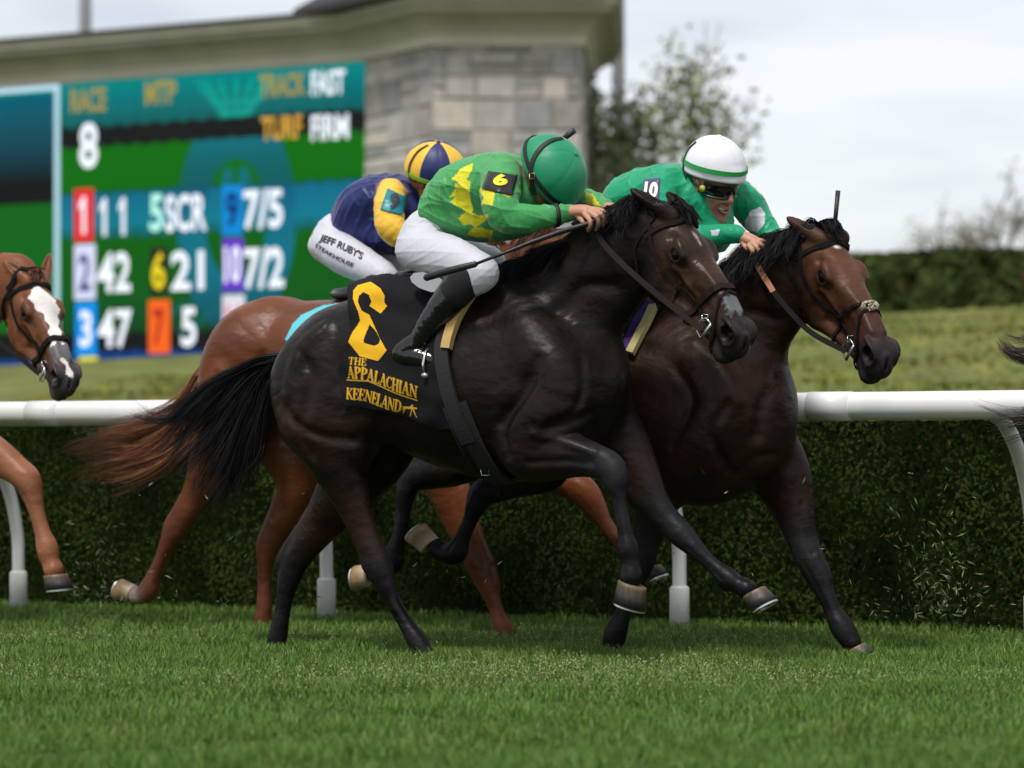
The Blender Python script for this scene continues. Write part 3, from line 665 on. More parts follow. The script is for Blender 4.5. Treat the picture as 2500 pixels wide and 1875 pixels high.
# ------------------------------------------------------------------ chestnut with the white blaze entering at the left
sh = lambda L, dx, dy=0: [(n[0]+dx, n[1]+dy, *n[2:]) for n in L]
cl = np.array((.150, .052, .020)); ll = np.array((.22, .085, .040))
colL = dict(red, base=cl, trunk=cl, neck=cl, head=cl, mid=cl*.75, muzzle=np.array((.040, .036, .040)), ear=cl*.9)
specL = dict(h=.006, clip=-2.0, frame=FRL, label='chestnut horse with a white blaze coming in at the left edge', mat=M_coat_red, col=colL,
    trunk=sh(trunk9, -1330, 0), neck=[(-230,830,0,150,.62),(-160,780,-.02,130,.52),(-90,740,-.04,108,.5),(-25,705,-.06,88,.52),(35,690,-.075,72,.6)],
    mirror=[(sh(m, -1330), k) for m, k in mirror9], mass=[(sh(spec9['mass'][0][0], -1330), .06)],
    legs=[dict(l, n=sh(l['n'], -1330), extra=[], hoof=dict(l['hoof'], c=(l['hoof']['c'][0]-1330, l['hoof']['c'][1]), s=(l['hoof']['s'][0]-1330, l['hoof']['s'][1]), t=(l['hoof']['t'][0]-1330, l['hoof']['t'][1]))) for l in spec9['legs'][:2]] + [
      dict(n=[(-200,1000,-.15,90,.8),(-130,1050,-.15,70,.75),(-60,1085,-.15,54,.8),(0,1120,-.15,44,.85),(40,1148,-.15,34,.9),(66,1172,-.15,33,.95),(78,1205,-.15,27),(90,1250,-.15,21),(104,1300,-.15,21),(116,1340,-.15,27),(124,1372,-.15,21),(131,1390,-.15,23)],
           col=[cl, cl, ll, ll, ll, ll, ll, ll, ll, ll, ll*1.1, ll*1.1], extra=[([(105,1340,-.15,14),(108,1362,-.15,12)], .01)],
           hoof=dict(c=(134,1403), s=(137,1440), t=(180,1452), r=29)),
      dict(n=[(-150,1020,.14,84,.8),(-120,1110,.14,60,.8),(-90,1200,.14,42,.8),(-70,1290,.14,34,.9),(-60,1340,.14,30),(-80,1400,.14,20),(-110,1450,.14,19),(-130,1480,.14,24),(-140,1500,.14,20)],
           col=[cl]*9, hoof=dict(c=(-145,1512), s=(-150,1540), t=(-110,1545), r=22))],
    head=dict(ox=-.437, oz=1.579, y0=-.08, yaw=.50, pitch=.80, roll=.01, s=1.0,
              ears=[dict(side=-1, tip=(12, 640, -.14), open=(.1, -.6, .7)), dict(side=1, tip=(122, 620, .05), open=(.5, -.8, .1))]))
def paintL(V, C, T, R, o, fr):
    h = (V - o) @ R.T; x, y = h[:, 0], h[:, 1]
    w_ = np.interp(x, (.09, .12, .17, .22, .30, .40, .50, .56, .585), (.0, .035, .062, .055, .026, .024, .020, .010, .012)) + .006*np.sin(x*90)
    st = (np.abs(y + .003 + .01*np.sin(x*18)) < w_) & (h[:, 2] > -.075) & (x > .095) & (x < .60)
    C = np.where(st[:, None], np.array((.72, .69, .66)), C)
    C = nostril_dark(C, h)
    tp = (x > .43 + .008*np.sin(y*150)) & (x < .515 + .01*np.sin(y*120)) & (np.abs(y) < .042) & (h[:, 2] > -.085)
    C = np.where(tp[:, None], np.array((.10, .10, .105)), C)
    return C
specL['paint'] = paintL
HL = make_horse(specL)
# ================================================================== the setting
def leaves(name, P, size, mat_, parent=None, cols=None, tri=False, seed=3, flat=.0, nrm=None):
    """one small pointed leaf per row of P"""
    rng = np.random.default_rng(seed); n = len(P); a = unit(rng.normal(size=(n, 3)))
    if nrm is not None: a = unit(a*(1-flat) + nrm*flat*2)
    b = unit(np.cross(a, rng.normal(size=(n, 3)))); c = np.cross(a, b); sz = size*rng.uniform(.6, 1.4, (n, 1))
    V = np.stack((P - b*sz, P + c*sz*.45, P + b*sz, P - c*sz*.45), 1).reshape(-1, 3)
    Fc = np.arange(n*4).reshape(-1, 4)
    return mesh_obj(name, V, Fc, mat_, parent, False, np.repeat(cols, 4, 0) if cols is not None else None)

# turf
M_soil = mat('turf_soil', (.050, .080, .016), .95, var=.5, vscale=6, bump=.6, bscale=60, bdist=.02)
gx = [(-60, 2), (60, 2), (60, 60), (-60, 60)]
posts0 = np.array((-2.40, 13.13, 0)) + NN*.26
posts1 = posts0 + NN*0
def qs(s, q, z=0.0): return posts0 + D*s + NN*q + np.array((0, 0, z))      # s along the rail, q across it beyond the posts
tag(mesh_obj('turf', [(-80, -5, 0), (80, -5, 0), *(tuple(qs(s, 1.0)) for s in (70, -70))], [(0, 1, 2, 3)], M_soil, smooth=False), kind='structure')

def grass():
    rng = np.random.default_rng(5); V = []; Cc = []
    def patch(n, y0, y1, hgt, wd, side=False):
        Y = rng.uniform(y0, y1, n); X = rng.uniform(-1.10, 1.10, n)*Y*.2
        if side: X = (rng.uniform(1.0, 1.0 + 18/Y, n)*Y*.2 + .05)*rng.choice((-1, 1), n)
        P = np.stack((X, Y, np.zeros(n)), 1)
        q = (P - posts0) @ NN; P = P[q < .40]; n = len(P)
        cl = np.sin(P[:, 0]*7.1 + 3*np.sin(P[:, 1]*3.3)) + np.sin(P[:, 1]*9.7 + 2*np.sin(P[:, 0]*4.1)) + .8*np.sin(P[:, 0]*23 + P[:, 1]*17)
        h_ = hgt*rng.uniform(.45, 1.15, n)*(1 + .16*cl); az = rng.uniform(0, 2*PI, n); ln = rng.uniform(.1, .75, n)*h_
        lean = np.stack((np.cos(az), np.sin(az), np.zeros(n)), 1)*ln[:, None]; fc = rng.uniform(0, 2*PI, n)
        w_ = np.stack((np.cos(fc), np.sin(fc), np.zeros(n)), 1)*(wd*rng.uniform(.6, 1.3, n))[:, None]
        up = np.zeros((n, 3)); up[:, 2] = h_
        a, b = P - w_, P + w_; c, d = P + lean*.35 + up*.6 + w_*.8, P + lean*.35 + up*.6 - w_*.8; e = P + lean + up*.95
        base = np.array((.090, .172, .022))*(1 + .22*rng.normal(size=(n, 1)))*(1 + .07*cl[:, None])
        yl = rng.random((n, 1)) < .10; base = np.where(yl, np.array((.21, .24, .07)), base)
        bl = rng.random((n, 1)) < .2; base = np.where(bl, base*np.array((.75, .95, 1.3)), base)
        V.append(np.stack((a, b, c, d, e), 1).reshape(-1, 3)); Cc.append(np.repeat(np.clip(base, .008, .5), 5, 0))
    patch(50000, 4.6, 7.2, .040, .0018); patch(90000, 6.4, 9, .042, .0017); patch(150000, 8.5, 11.2, .046, .0016); patch(110000, 10.6, 14.6, .046, .0020); patch(90000, 4.6, 9.5, .045, .0042, True); patch(90000, 9.5, 16, .045, .0045, True)
    V = np.concatenate(V); Cc = np.concatenate(Cc); n = len(V)//5; b = np.arange(n)[:, None]*5
    T = np.concatenate((b + np.array((0, 1, 2)), b + np.array((0, 2, 3)), b + np.array((3, 2, 4))))
    m = mat('grass_blade', attr=True, rough=.55, spec=.3)
    tag(mesh_obj('grass', V, T, m, None, False, Cc), 'short green turf grass with pale tips under the horses', 'grass', kind='stuff')
    # seed heads standing out in bands
    S_ = []
    for i in range(4200):
        Y = rng.choice((9.3, 9.6, 10.9, 8.9)) + rng.normal()*.35; X = rng.uniform(-1, 1)*Y*.2
        if math.sin(X*2.3+1) + math.sin(Y*3) + rng.normal()*.7 < .2: continue
        for k in range(6): S_.append((X + rng.normal()*.004, Y + rng.normal()*.004, .030 + .006*k + rng.normal()*.003))
    S_ = np.array(S_)
    tag(leaves('grass_seed_heads', S_, .0035, mat('seed', (.30, .32, .14), .7)), 'pale yellow seed heads scattered through the turf', 'grass', kind='stuff')
grass()

# running rail
M_white = mat('rail_white', (.78, .79, .78), .32, var=.04, vscale=2, spec=.5)
M_sleeve = mat('post_sleeve', (.66, .68, .64), .5, var=.12, vscale=9)
rr = empty('running_rail', 'white round racetrack rail on curved posts in front of the clipped hedge', 'rail', qs(0, 0))
def rl(s, q, z): return qs(s, q, z) - qs(0, 0)
MB().tube([rl(s, -.62, 1.026 - .057 + 0*s) for s in np.linspace(-16, 24, 30)], .057, 24).build('top_rail', M_white, rr)
def s_of(px):
    u = (px - 1250)/F; Y = (posts0 @ NN)/(NN[0]*u + NN[1]); return float((np.array((u*Y, Y, 0)) - posts0) @ D)
for s in [s_of(45) - 1.6*k for k in (6, 5, 4, 3, 2, 1)] + [s_of(45), s_of(797), s_of(1659), s_of(2525)] + [s_of(2525) + 1.6*k for k in range(1, 7)]:
    pth = [(s, 0, 0), (s, 0, .25), (s, -.012, .40), (s, -.08, .60), (s, -.22, .77), (s, -.40, .885), (s, -.57, .945)]
    po = MB().tube(cr_spline([rl(*p) for p in pth], 6), .031, 16).build('post', M_white, rr)
    MB().tube([rl(s, 0, -.02), rl(s, 0, .19), rl(s, 0, .20)], [.044, .044, .036], 18).build('sleeve', M_sleeve, po)
    MB().tube([rl(s, -.52, .928), rl(s, -.60, .955)], .036, 14).build('bracket', M_sleeve, po)

for s in (s_of(300), s_of(2150), s_of(300) - 6, s_of(2150) + 6): MB().tube([rl(s - .09, -.62, .969), rl(s + .09, -.62, .969)], .0595, 24).build('rail_joint', M_white, rr)
# clipped hedge behind the rail
def hedge(name, label, s0, s1, q0, q1, z0, h_, n, size, base, seed):
    rng = np.random.default_rng(seed); o = empty(name, label, 'hedge', qs((s0+s1)/2, q0, z0), ANG)
    W = lambda P: P
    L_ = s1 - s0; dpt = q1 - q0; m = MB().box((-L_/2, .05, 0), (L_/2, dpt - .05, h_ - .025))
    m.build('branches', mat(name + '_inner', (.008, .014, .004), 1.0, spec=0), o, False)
    A = L_*h_; B = L_*dpt; k = int(n*A/(A+B)); 
    P1 = np.stack((rng.uniform(-L_/2, L_/2, k), rng.normal(0, .035, k), rng.uniform(0, h_, k)), 1)
    P1[:, 1] += .03*np.sin(P1[:, 0]*3.1 + 2*P1[:, 2]*3) + .035*np.sin(P1[:, 0]*9 + P1[:, 2]*11)
    k2 = n - k; P2 = np.stack((rng.uniform(-L_/2, L_/2, k2), rng.uniform(0, dpt, k2), h_ + rng.normal(0, .03, k2)), 1)
    P2[:, 2] += .03*np.sin(P2[:, 0]*2.7)
    P = np.concatenate((P1, P2)); nr = np.zeros_like(P); nr[:k, 1] = -1; nr[k:, 2] = 1
    cl = 1.1*np.sin(P[:, 0]*5 + 1.3*np.sin(P[:, 2]*4)) + .8*np.sin(P[:, 2]*9 + P[:, 0]*2.3) + 1.1*np.sin(P[:, 0]*14 + 1.5*np.sin(P[:, 2]*7))
    C = np.array(base)*(1 + .17*rng.normal(size=(n, 1)))*(1 + .27*cl[:, None])
    br_ = rng.random((n, 1)) < .02; C = np.where(br_, np.array((.075, .045, .018)), C)
    leaves('leaves', P, size, mat(name + '_leaf', attr=True, rough=1, spec=0), o, np.clip(C, .003, .3), seed=seed, flat=.6, nrm=nr)
    return o
hedge('clipped_hedge', 'long low dark green clipped hedge running behind the white rail', -9, 16, .34, 1.7, 0, .95, 270000, .0118, (.021, .034, .0075), 4)

# grass bank
Y0 = 45.8; U893 = (893-1250)/F; PB = at(893, 133, Y0); PB[2] = 0
QB = float((PB - posts0) @ NN); SB = float((PB - posts0) @ D)
def bank_z(s, q):
    crest = 2.46 + .032*(s - SB + 4); t = min(max((q - 3.0)/(QB - 3.0 - 1.5), 0), 1); t = t**1.15
    return crest*t + .05*math.sin(s*.9 + q)*(t < 1) + .03*math.sin(q*2.1 + s*.3)*(t < 1)
ss = np.linspace(-60, 70, 66); qq = np.concatenate((np.linspace(1.6, QB - 1.5, 40), np.linspace(QB, QB + 12, 5), (200, 900)))
V = [qs(s*(1 + max(0, q-60)*.02), q, bank_z(min(max(s, -30), 30), q)) for q in qq for s in ss]
Fc = [(i*66+j, i*66+j+1, (i+1)*66+j+1, (i+1)*66+j) for i in range(len(qq)-1) for j in range(65)]
M_bank = mat('bank_grass', (.125, .140, .026), .95, var=.38, vscale=1.6, bump=.8, bscale=14, bdist=.06)
tag(mesh_obj('grass_bank', V, Fc, M_bank), kind='structure')
rng_ = np.random.default_rng(9)
nb = 60000; s_ = rng_.uniform(-14, 22, nb); q_ = rng_.uniform(2, QB + 1, nb)**1.0
Pb = np.array([qs(a, b, bank_z(a, b) + .02) for a, b in zip(s_, q_)])
cl_ = np.sin(s_*1.3 + 2*np.sin(q_*.7)) + np.sin(q_*1.9 + s_*.4)
Cb = np.clip(np.array((.150, .165, .030))*(1 + .25*rng_.normal(size=(nb, 1)))*(1 + .16*cl_[:, None]), .01, .5)
tag(leaves('bank_tufts', Pb, .045, mat('bank_tuft', attr=True, rough=.9, spec=.1), None, Cb, seed=8), 'yellow green tufts of rough grass on the bank', 'grass', kind='stuff')
hb = hedge('boundary_hedge', 'dense green hedge on top of the grass bank at the right', SB + 7.0, SB + 40, QB + .2, QB + 2.2, 2.78, 1.16, 40000, .075, (.042, .060, .018), 14)

# ---------------------------------------------------------------- scoreboard building
sbt = empty('scoreboard', 'large lit results board with stone tower and pale moulded cornice', 'scoreboard', PB, 0)
def pl(px, py=None, z=None):
    """picture column (and row) on the plane of the screen, relative to the board's base point"""
    u = (px - 1250)/F; Y = (NN[0]*PB[0] + NN[1]*PB[1])/(NN[0]*u + NN[1]); p = np.array((u*Y, Y, HC + (HOR - py)/F*Y if py is not None else z)); return p - PB
NF = -NN   # towards the track
def onscreen(x, y, off=.0): return pl(x, y) + NF*off
# screen picture: coloured bands, dark bars, emblem
def screen_colour(sx, z):
    """sx metres left of the tower (negative), z height"""
    Yr = Y0; row = HOR - (z - HC)*F/Yr          # row it has at the column by the tower
    x = np.array([893.0]); 
    return row
nx, nz_ = 360, 170; TOPZ = (HOR-133)/F*Y0 + HC; BOTZ = (HOR-905)/F*Y0 + HC - .9
sL = float(pl(-420, 500) @ D); xs = np.linspace(sL, 0, nx); zs = np.linspace(BOTZ, TOPZ, nz_)
XX, ZZ = np.meshgrid(xs, zs); row = HOR - (ZZ - HC)*F/Y0; ux = XX/ (Y0/F)          # ux ~ picture pixels left of the tower
wv = 3*np.sin(ux*.11) + 2*np.sin(ux*.29)
def band(r): 
    K = [(120,(.0,.26,.24)),(200,(.0,.16,.17)),(262+0,(.0,.10,.10)),(268,(.004,.006,.006)),(316,(.004,.006,.006)),(319,(.0,.13,.0)),(432,(.0,.125,.0)),(436,(.0,.02,.01)),
         (441,(.0,.13,.22)),(520,(.0,.17,.24)),(548,(.0,.10,.10)),(556,(.0,.10,.0)),(700,(.0,.085,.005)),(795,(.0,.05,.01)),(799,(.003,.004,.004)),(842,(.003,.004,.004)),(846,(.0,.03,.16)),(880,(.0,.08,.26)),(990,(.0,.12,.24))]
    R_ = [k[0] for k in K]; return np.stack([np.interp(r, R_, [k[1][j] for k in K]) for j in range(3)], -1)
Cs = band(row + wv)
# emblem: tapering ring of blue under a leafy crest
ex = (ux + 372)/175.; ey = (row - 520)/290.; rr_ = np.sqrt(ex**2 + ey**2)
ringm = ((rr_ < 1.0) & (rr_ > .52)) & (row < 800) & (row > 318)
Cs[ringm] = Cs[ringm]*.35 + np.array((.0, .16, .30))*.65*(.8 + .3*np.sin(ey[ringm]*5))[:, None]
cm = (np.abs(ux + 372) < (row - 380)*.28 + 30) & (np.abs(ux+372) > 8) & (row > 390) & (row < 460); Cs[cm] = Cs[cm]*.4 + np.array((.0, .14, .26))*.6
for k in range(7):
    a = (k - 3)*.42; lx = ux + 372 - math.sin(a)*(300-row)*.9; lm = (np.abs(lx) < 10 + 3*np.sin(row*.2)) & (row > 168) & (row < 262); Cs[lm] = Cs[lm]*.4 + np.array((.0, .36, .27))*.6
bl_ = (row > 720) & (np.abs(ux + 372) < 200) & (np.sin(ux*.05 + row*.09) > .3) & (row < 800); Cs[bl_] = Cs[bl_]*.5 + np.array((.0, .12, .12))*.5
# left hand window of the board
U142 = float(pl(142, 500) @ D)/(Y0/F); lw = ux < U142; K2 = band(np.where(row < 320, row - 60, row)); t2 = np.interp(row, (180, 300, 400, 452, 456, 700, 900), (0, .5, 1, 1, 2, 2, 2))
c2_ = np.where(t2[..., None] < 1, np.array((.0, .10, .15))*(1-t2[..., None]) + np.array((.003, .005, .008))*t2[..., None], np.where(t2[..., None] < 1.5, np.array((.003, .004, .004)), np.array((.0, .11, .005))))
low = row > 862; c2_[low] = np.array((.0, .04, .20)); Cs[lw] = c2_[lw]; Cs[(ux < U142) & (row > 790) & (row < 862)] = (.003, .006, .004)
Cs[(ux < U142) & (row < 172)] = (.0, .20, .18)
Vs = np.stack((XX, np.zeros_like(XX), ZZ), -1).reshape(-1, 3); Vw = Vs[:, :1]*D + np.array((0, 0, 1))*Vs[:, 2:] + NF*.02
i_, j_ = np.meshgrid(np.arange(nz_-1), np.arange(nx-1), indexing='ij'); i_ = i_.ravel(); j_ = j_.ravel()
Fs = np.stack((i_*nx+j_, i_*nx+j_+1, (i_+1)*nx+j_+1, (i_+1)*nx+j_), 1)
M_led = mat('led_picture', attr=True, rough=1, emit=1.12, spec=0); M_led.node_tree.nodes['Principled BSDF'].inputs['Base Color'].default_value = (.01, .01, .01, 1)
for l in list(M_led.node_tree.links):
    if l.to_socket.name == 'Base Color': M_led.node_tree.links.remove(l)
scr = mesh_obj('screen', Vw, Fs, M_led, sbt, False, np.clip(Cs.reshape(-1, 3), 0, 1))
def led(name, c):
    m = mat('led_' + name, c, 1, emit=1.15, spec=0); m.node_tree.nodes['Principled BSDF'].inputs['Base Color'].default_value = (.01, .01, .01, 1); return m
LW, LO, LK = led('white', (.85, .9, .97)), led('orange', (.62, .34, .05)), led('black', (.005, .005, .01))
LD = led('thin', (.34, .26, .06))
def text_mesh(txt, bold=.0, font=None):
    if txt == '1':          # narrow figure with a flag, as on the board
        return np.array([(.40, 0), (.80, 0), (.80, 1), (.48, 1), (.06, .78), (.06, .60), (.40, .74)]), [(0, 1, 2, 6), (2, 3, 6), (3, 4, 5, 6)]
    cu = bpy.data.curves.new('t', 'FONT'); cu.body = txt; cu.offset = bold; cu.resolution_u = 4; cu.fill_mode = 'FRONT'
    ob = link(bpy.data.objects.new('t', cu)); dg = bpy.context.evaluated_depsgraph_get(); dg.update()
    me = ob.evaluated_get(dg).to_mesh(); V = np.array([v.co[:2] for v in me.vertices]); Fc = [tuple(p.vertices) for p in me.polygons]
    ob.evaluated_get(dg).to_mesh_clear(); bpy.data.objects.remove(ob); bpy.data.curves.remove(cu)
    lo, hi = V.min(0), V.max(0); return (V - lo)/(hi - lo), Fc
def quad(x0, x1, y0, y1, m, off, name):
    mesh_obj(name, [onscreen(x0, y1, off), onscreen(x1, y1, off), onscreen(x1, y0, off), onscreen(x0, y0, off)], [(0, 1, 2, 3)], m, scr, False)
SLP = .00009
def fitrow(x0, x1, y0, y1):
    """rows of a level strip whose height is given at its middle column"""
    xm = (x0 + x1)/2; a = pl(xm, y0)[2]; b = pl(xm, y1)[2]; A = pl(x0, y0); B = pl(x1, y0); A[2] = a; B[2] = a; C_ = B.copy(); D_ = A.copy(); C_[2] = b; D_[2] = b
    return A, B, C_, D_
def stext(txt, x0, x1, y0, y1, m, off=.05, bold=.03):
    A, B, C_, D_ = fitrow(x0, x1, y0, y1); V, Fc = text_mesh(txt, bold)
    P = [D_ + (C_ - D_)*v[0] + (A - D_)*v[1] + NF*off for v in V]; mesh_obj('lettering', P, Fc, m, scr, False)
def sbox(x0, x1, y0, y1, c, nm, off=.035):
    A, B, C_, D_ = fitrow(x0, x1, y0, y1); mesh_obj('number_box', [D_ + NF*off, C_ + NF*off, B + NF*off, A + NF*off], [(0, 1, 2, 3)], led(nm, c), scr, False)
stext('RACE', 176, 263, 216, 275, LD); stext('MTP', 358, 434, 198, 256, LD); stext('TRACK', 637, 750, 180, 237, LD)
stext('FAST', 763, 846, 172, 233, LW); stext('TURF', 641, 741, 284, 342, LO); stext('FIRM', 763, 855, 280, 342, LW); stext('8', 197, 243, 300, 412, LW)
sbox(184, 231, 461, 591, (.72, .02, .03), 'red'); stext('1', 196, 217, 480, 572, LW, bold=-.012); stext('1', 246, 268, 484, 577, LW, bold=-.012); stext('1', 292, 314, 482, 575, LW, bold=-.012)
stext('5', 369, 402, 474, 566, led('mint', (.45, .9, .75))); stext('SCR', 407, 508, 474, 566, LW)
sbox(545, 595, 452, 575, (.0, .22, .60), 'blue'); stext('9', 555, 585, 470, 555, led('navy', (.0, .02, .12))); stext('7/5', 598, 694, 462, 560, LW)
sbox(184, 236, 597, 732, (.62, .66, .85), 'pale'); stext('2', 195, 225, 620, 712, led('ink', (.10, .08, .25))); stext('42', 241, 323, 616, 714, LW)
sbox(370, 411, 604, 719, (.012, .012, .01), 'blackbox'); stext('6', 374, 407, 614, 708, led('yellow', (.75, .60, .01))); stext('21', 421, 502, 612, 709, LW)
sbox(546, 597, 582, 711, (.12, .03, .50), 'purple'); stext('10', 551, 592, 600, 692, LW); stext('7/2', 599, 697, 604, 706, LW)
sbox(187, 239, 738, 868, (.0, .26, .75), 'azure'); stext('3', 198, 228, 758, 848, LW); stext('47', 243, 326, 755, 850, LW)
sbox(365, 418, 732, 863, (.85, .12, .01), 'orangebox'); stext('7', 378, 404, 755, 845, led('darkred', (.35, .02, .01))); stext('5', 446, 483, 750, 847, LW)
sbox(546, 600, 720, 850, (.66, .66, .72), 'whitebox'); stext('11', 555, 592, 745, 835, led('pink', (.80, .12, .22)))
sbox(196, 241, 871, 935, (.80, .72, .02), 'lemon')
quad(136, 149, 192, 920, led('frame', (.42, .66, .74)), .04, 'window_border'); 
A_ = onscreen(-420, 230, .04); B_ = onscreen(149, 192, .04); hB = B_[2]
mesh_obj('window_border', [(A_[0], A_[1], hB - .20), (B_[0], B_[1], hB - .20), (B_[0], B_[1], hB), (A_[0], A_[1], hB)], [(0, 1, 2, 3)], led('frame2', (.50, .72, .85)), scr, False)

# stonework
Pt = [np.array((pl(893, 133)*[1, 1, 0])), at(1057, 500, 44.1) - PB, at(1418, 500, 44.1) - PB, at(1432, 500, 48.5) - PB]
for p in Pt: p[2] = 0
def stone_face(A, B, z0, z1, rng, V, Fc, Cc):
    L = np.linalg.norm((B - A)[:2]); t = (B - A)/L; n_ = np.array((t[1], -t[0], 0.0)); z = z0
    occ = []
    while z < z1:
        hh = rng.choice((.26, .38, .52, .44)); x = -rng.uniform(0, .5)
        while x < L:
            wd = rng.uniform(.26, .72)*(1.15 if hh > .35 else 1)
            parts = [(x, wd, z, hh)]
            if hh > .35 and rng.random() < .4: parts = [(x, wd, z, hh/2), (x, wd, z+hh/2, hh/2)]
            for (a, w2, zz, h2) in parts:
                g = .012; x0, x1 = max(a+g, 0), min(a+w2-g, L); y0_, y1_ = zz+g, min(zz+h2-g, z1)
                if x1 - x0 < .05 or y1_ - y0_ < .05: continue
                o_ = rng.uniform(.015, .05); b = len(V); j = lambda: rng.normal()*.006
                for q in ((x0, y0_), (x1, y0_), (x1, y1_), (x0, y1_)): V.append(A + t*q[0] + np.array((0, 0, q[1])) + n_*.0)
                for q in ((x0+.02, y0_+.02), (x1-.02, y0_+.02), (x1-.02, y1_-.02), (x0+.02, y1_-.02)): V.append(A + t*(q[0]+j()) + np.array((0, 0, q[1]+j())) + n_*(o_+j()))
                Fc += [(b+4, b+5, b+6, b+7)] + [(b+k, b+(k+1) % 4, b+4+(k+1) % 4, b+4+k) for k in range(4)]
                c = np.array(((.31, .29, .27), (.40, .38, .355), (.46, .42, .37), (.24, .24, .24), (.35, .34, .335), (.43, .41, .39))[rng.integers(6)])*rng.uniform(.85, 1.1)
                Cc += [c]*8
            x += wd
        z += hh
CZ0 = 8.16*45.8/50 + .05; CZ0 = (HOR - 110)/F*44.1 + HC; 
V, Fc, Cc = [], [], []; rg = np.random.default_rng(2)
for a, b in zip(Pt[:-1], Pt[1:]): stone_face(a, b, 1.6, CZ0, rg, V, Fc, Cc)
tw = MB(); n4 = 4
back = Pt[0] + NN*4
poly = [p for p in Pt] + [Pt[3] + NN*.5, back]
for z in (1.6, CZ0): tw.v += [tuple(p*[1, 1, 0] + np.array((0, 0, z))) for p in poly]
k = len(poly); tw.f += [(i, (i+1) % k, k + (i+1) % k, k + i) for i in range(k)] + [tuple(range(k, 2*k))]
core = tw.build('tower', mat('mortar', (.26, .25, .235), .95), sbt, False)
mesh_obj('stonework', V, Fc, mat('ashlar', attr=True, rough=.9, var=.16, vscale=5, bump=.5, bscale=12, bdist=.02), core, False, np.array(Cc))
# wall that carries the screen
wl = MB(); A = pl(-420, 133); B = pl(893, 133)
for (z0, z1) in ((1.0, TOPZ + .62),):
    P = [A - NF*0 , B, B + NN*1.2, A + NN*1.2]; 
    wl.add([(p[0], p[1], z) for z in (z0, z1) for p in P], [(0, 1, 5, 4), (1, 2, 6, 5), (2, 3, 7, 6), (3, 0, 4, 7), (4, 5, 6, 7)])
wl.build('wall', mat('render_wall', (.30, .30, .27), .9), sbt, False)
def sweep(path, prof, name, m, parent):
    path = [np.array(p[:2]) for p in path]; n = len(path); V = []; Fc = []
    nr = []
    for i in range(n-1):
        t = unit(path[i+1] - path[i]); nr.append(np.array((t[1], -t[0])))
    for i in range(n):
        a = nr[max(i-1, 0)]; b = nr[min(i, n-2)]; mtr = (a + b)/(1 + a @ b)
        for (o_, z) in prof: V.append((*(path[i] + mtr*o_), z))
    k = len(prof)
    Fc = [(i*k+j, (i+1)*k+j, (i+1)*k+j+1, i*k+j+1) for i in range(n-1) for j in range(k-1)]
    return mesh_obj(name, V, Fc, m, parent, False)
path = [A + NF*.03, B + NF*.03, Pt[1], Pt[2], Pt[2] + (Pt[3] - Pt[2])*1.2]
M_corn = mat('cornice_paint', (.30, .295, .235), .7, var=.1, vscale=1.5); M_corn2 = mat('cornice_light', (.42, .40, .33), .7, var=.08, vscale=1.5); M_roof = mat('roof_dark', (.030, .027, .028), .7, var=.3, vscale=8)
z = CZ0
sweep(path, [(-.05, z - .02), (.10, z - .02), (.10, z + .16), (.14, z + .17)], 'cornice_fascia', M_corn2, sbt)
sweep(path, [(.14, z + .17), (.16, z + .26), (.24, z + .36), (.38, z + .44), (.52, z + .48), (.52, z + .56), (.60, z + .58), (.62, z + .70)], 'cornice_moulding', M_corn, sbt)
sweep(path, [(.62, z + .70), (.66, z + .71), (.66, z + .77), (.2, z + .84), (-1.2, z + .86)], 'gutter', M_roof, sbt)
tr = [Pt[0] + NF*.3, Pt[1] - unit(Pt[1])*0, Pt[2], Pt[3]]
cen = (Pt[0] + Pt[1] + Pt[2] + Pt[3])/4 + NN*1.0
rf = MB(); ring = [p + unit((p - cen)*[1, 1, 0])*.85 for p in poly]
ring[0] = Pt[0] + NF*.55 - D*1.1; ring[-1] = back - D*1.1
rf.v = [(p[0], p[1], z + .74) for p in ring] + [(p[0], p[1], z + .86) for p in ring] + [(cen[0], cen[1], z + 3.2)]
k = len(ring); rf.f = [(i, (i+1) % k, k+(i+1) % k, k+i) for i in range(k)] + [(k+i, k+(i+1) % k, 2*k) for i in range(k)] + [tuple(range(k))[::-1]]
rf.build('roof', M_roof, sbt, False)

# light poles behind
M_pole = mat('pole_grey', (.22, .22, .23), .5, metal=.2)
for px, Yp, lb in ((208, 56, 'grey light pole rising behind the results board'), (1510, 54, 'grey light pole rising through the tree beside the stone tower')):
    b = at(px, 900, Yp); b[2] = 2.0; r0 = 16/F*Yp
    o = empty('light_pole', lb, 'pole', b, 0, 'tall grey poles behind the board')
    MB().tube([(0, 0, 0), (0, 0, 14)], [r0*1.08, r0*.85], 18).build('shaft', M_pole, o)
    MB().tube([(0, 0, 0), (0, 0, .25)], [r0*1.8, r0*1.7], 18).build('base', M_pole, o)
    MB().box((-1.0, -.15, 13.9), (1.0, .15, 14.1)).build('crossarm', M_pole, o, False)

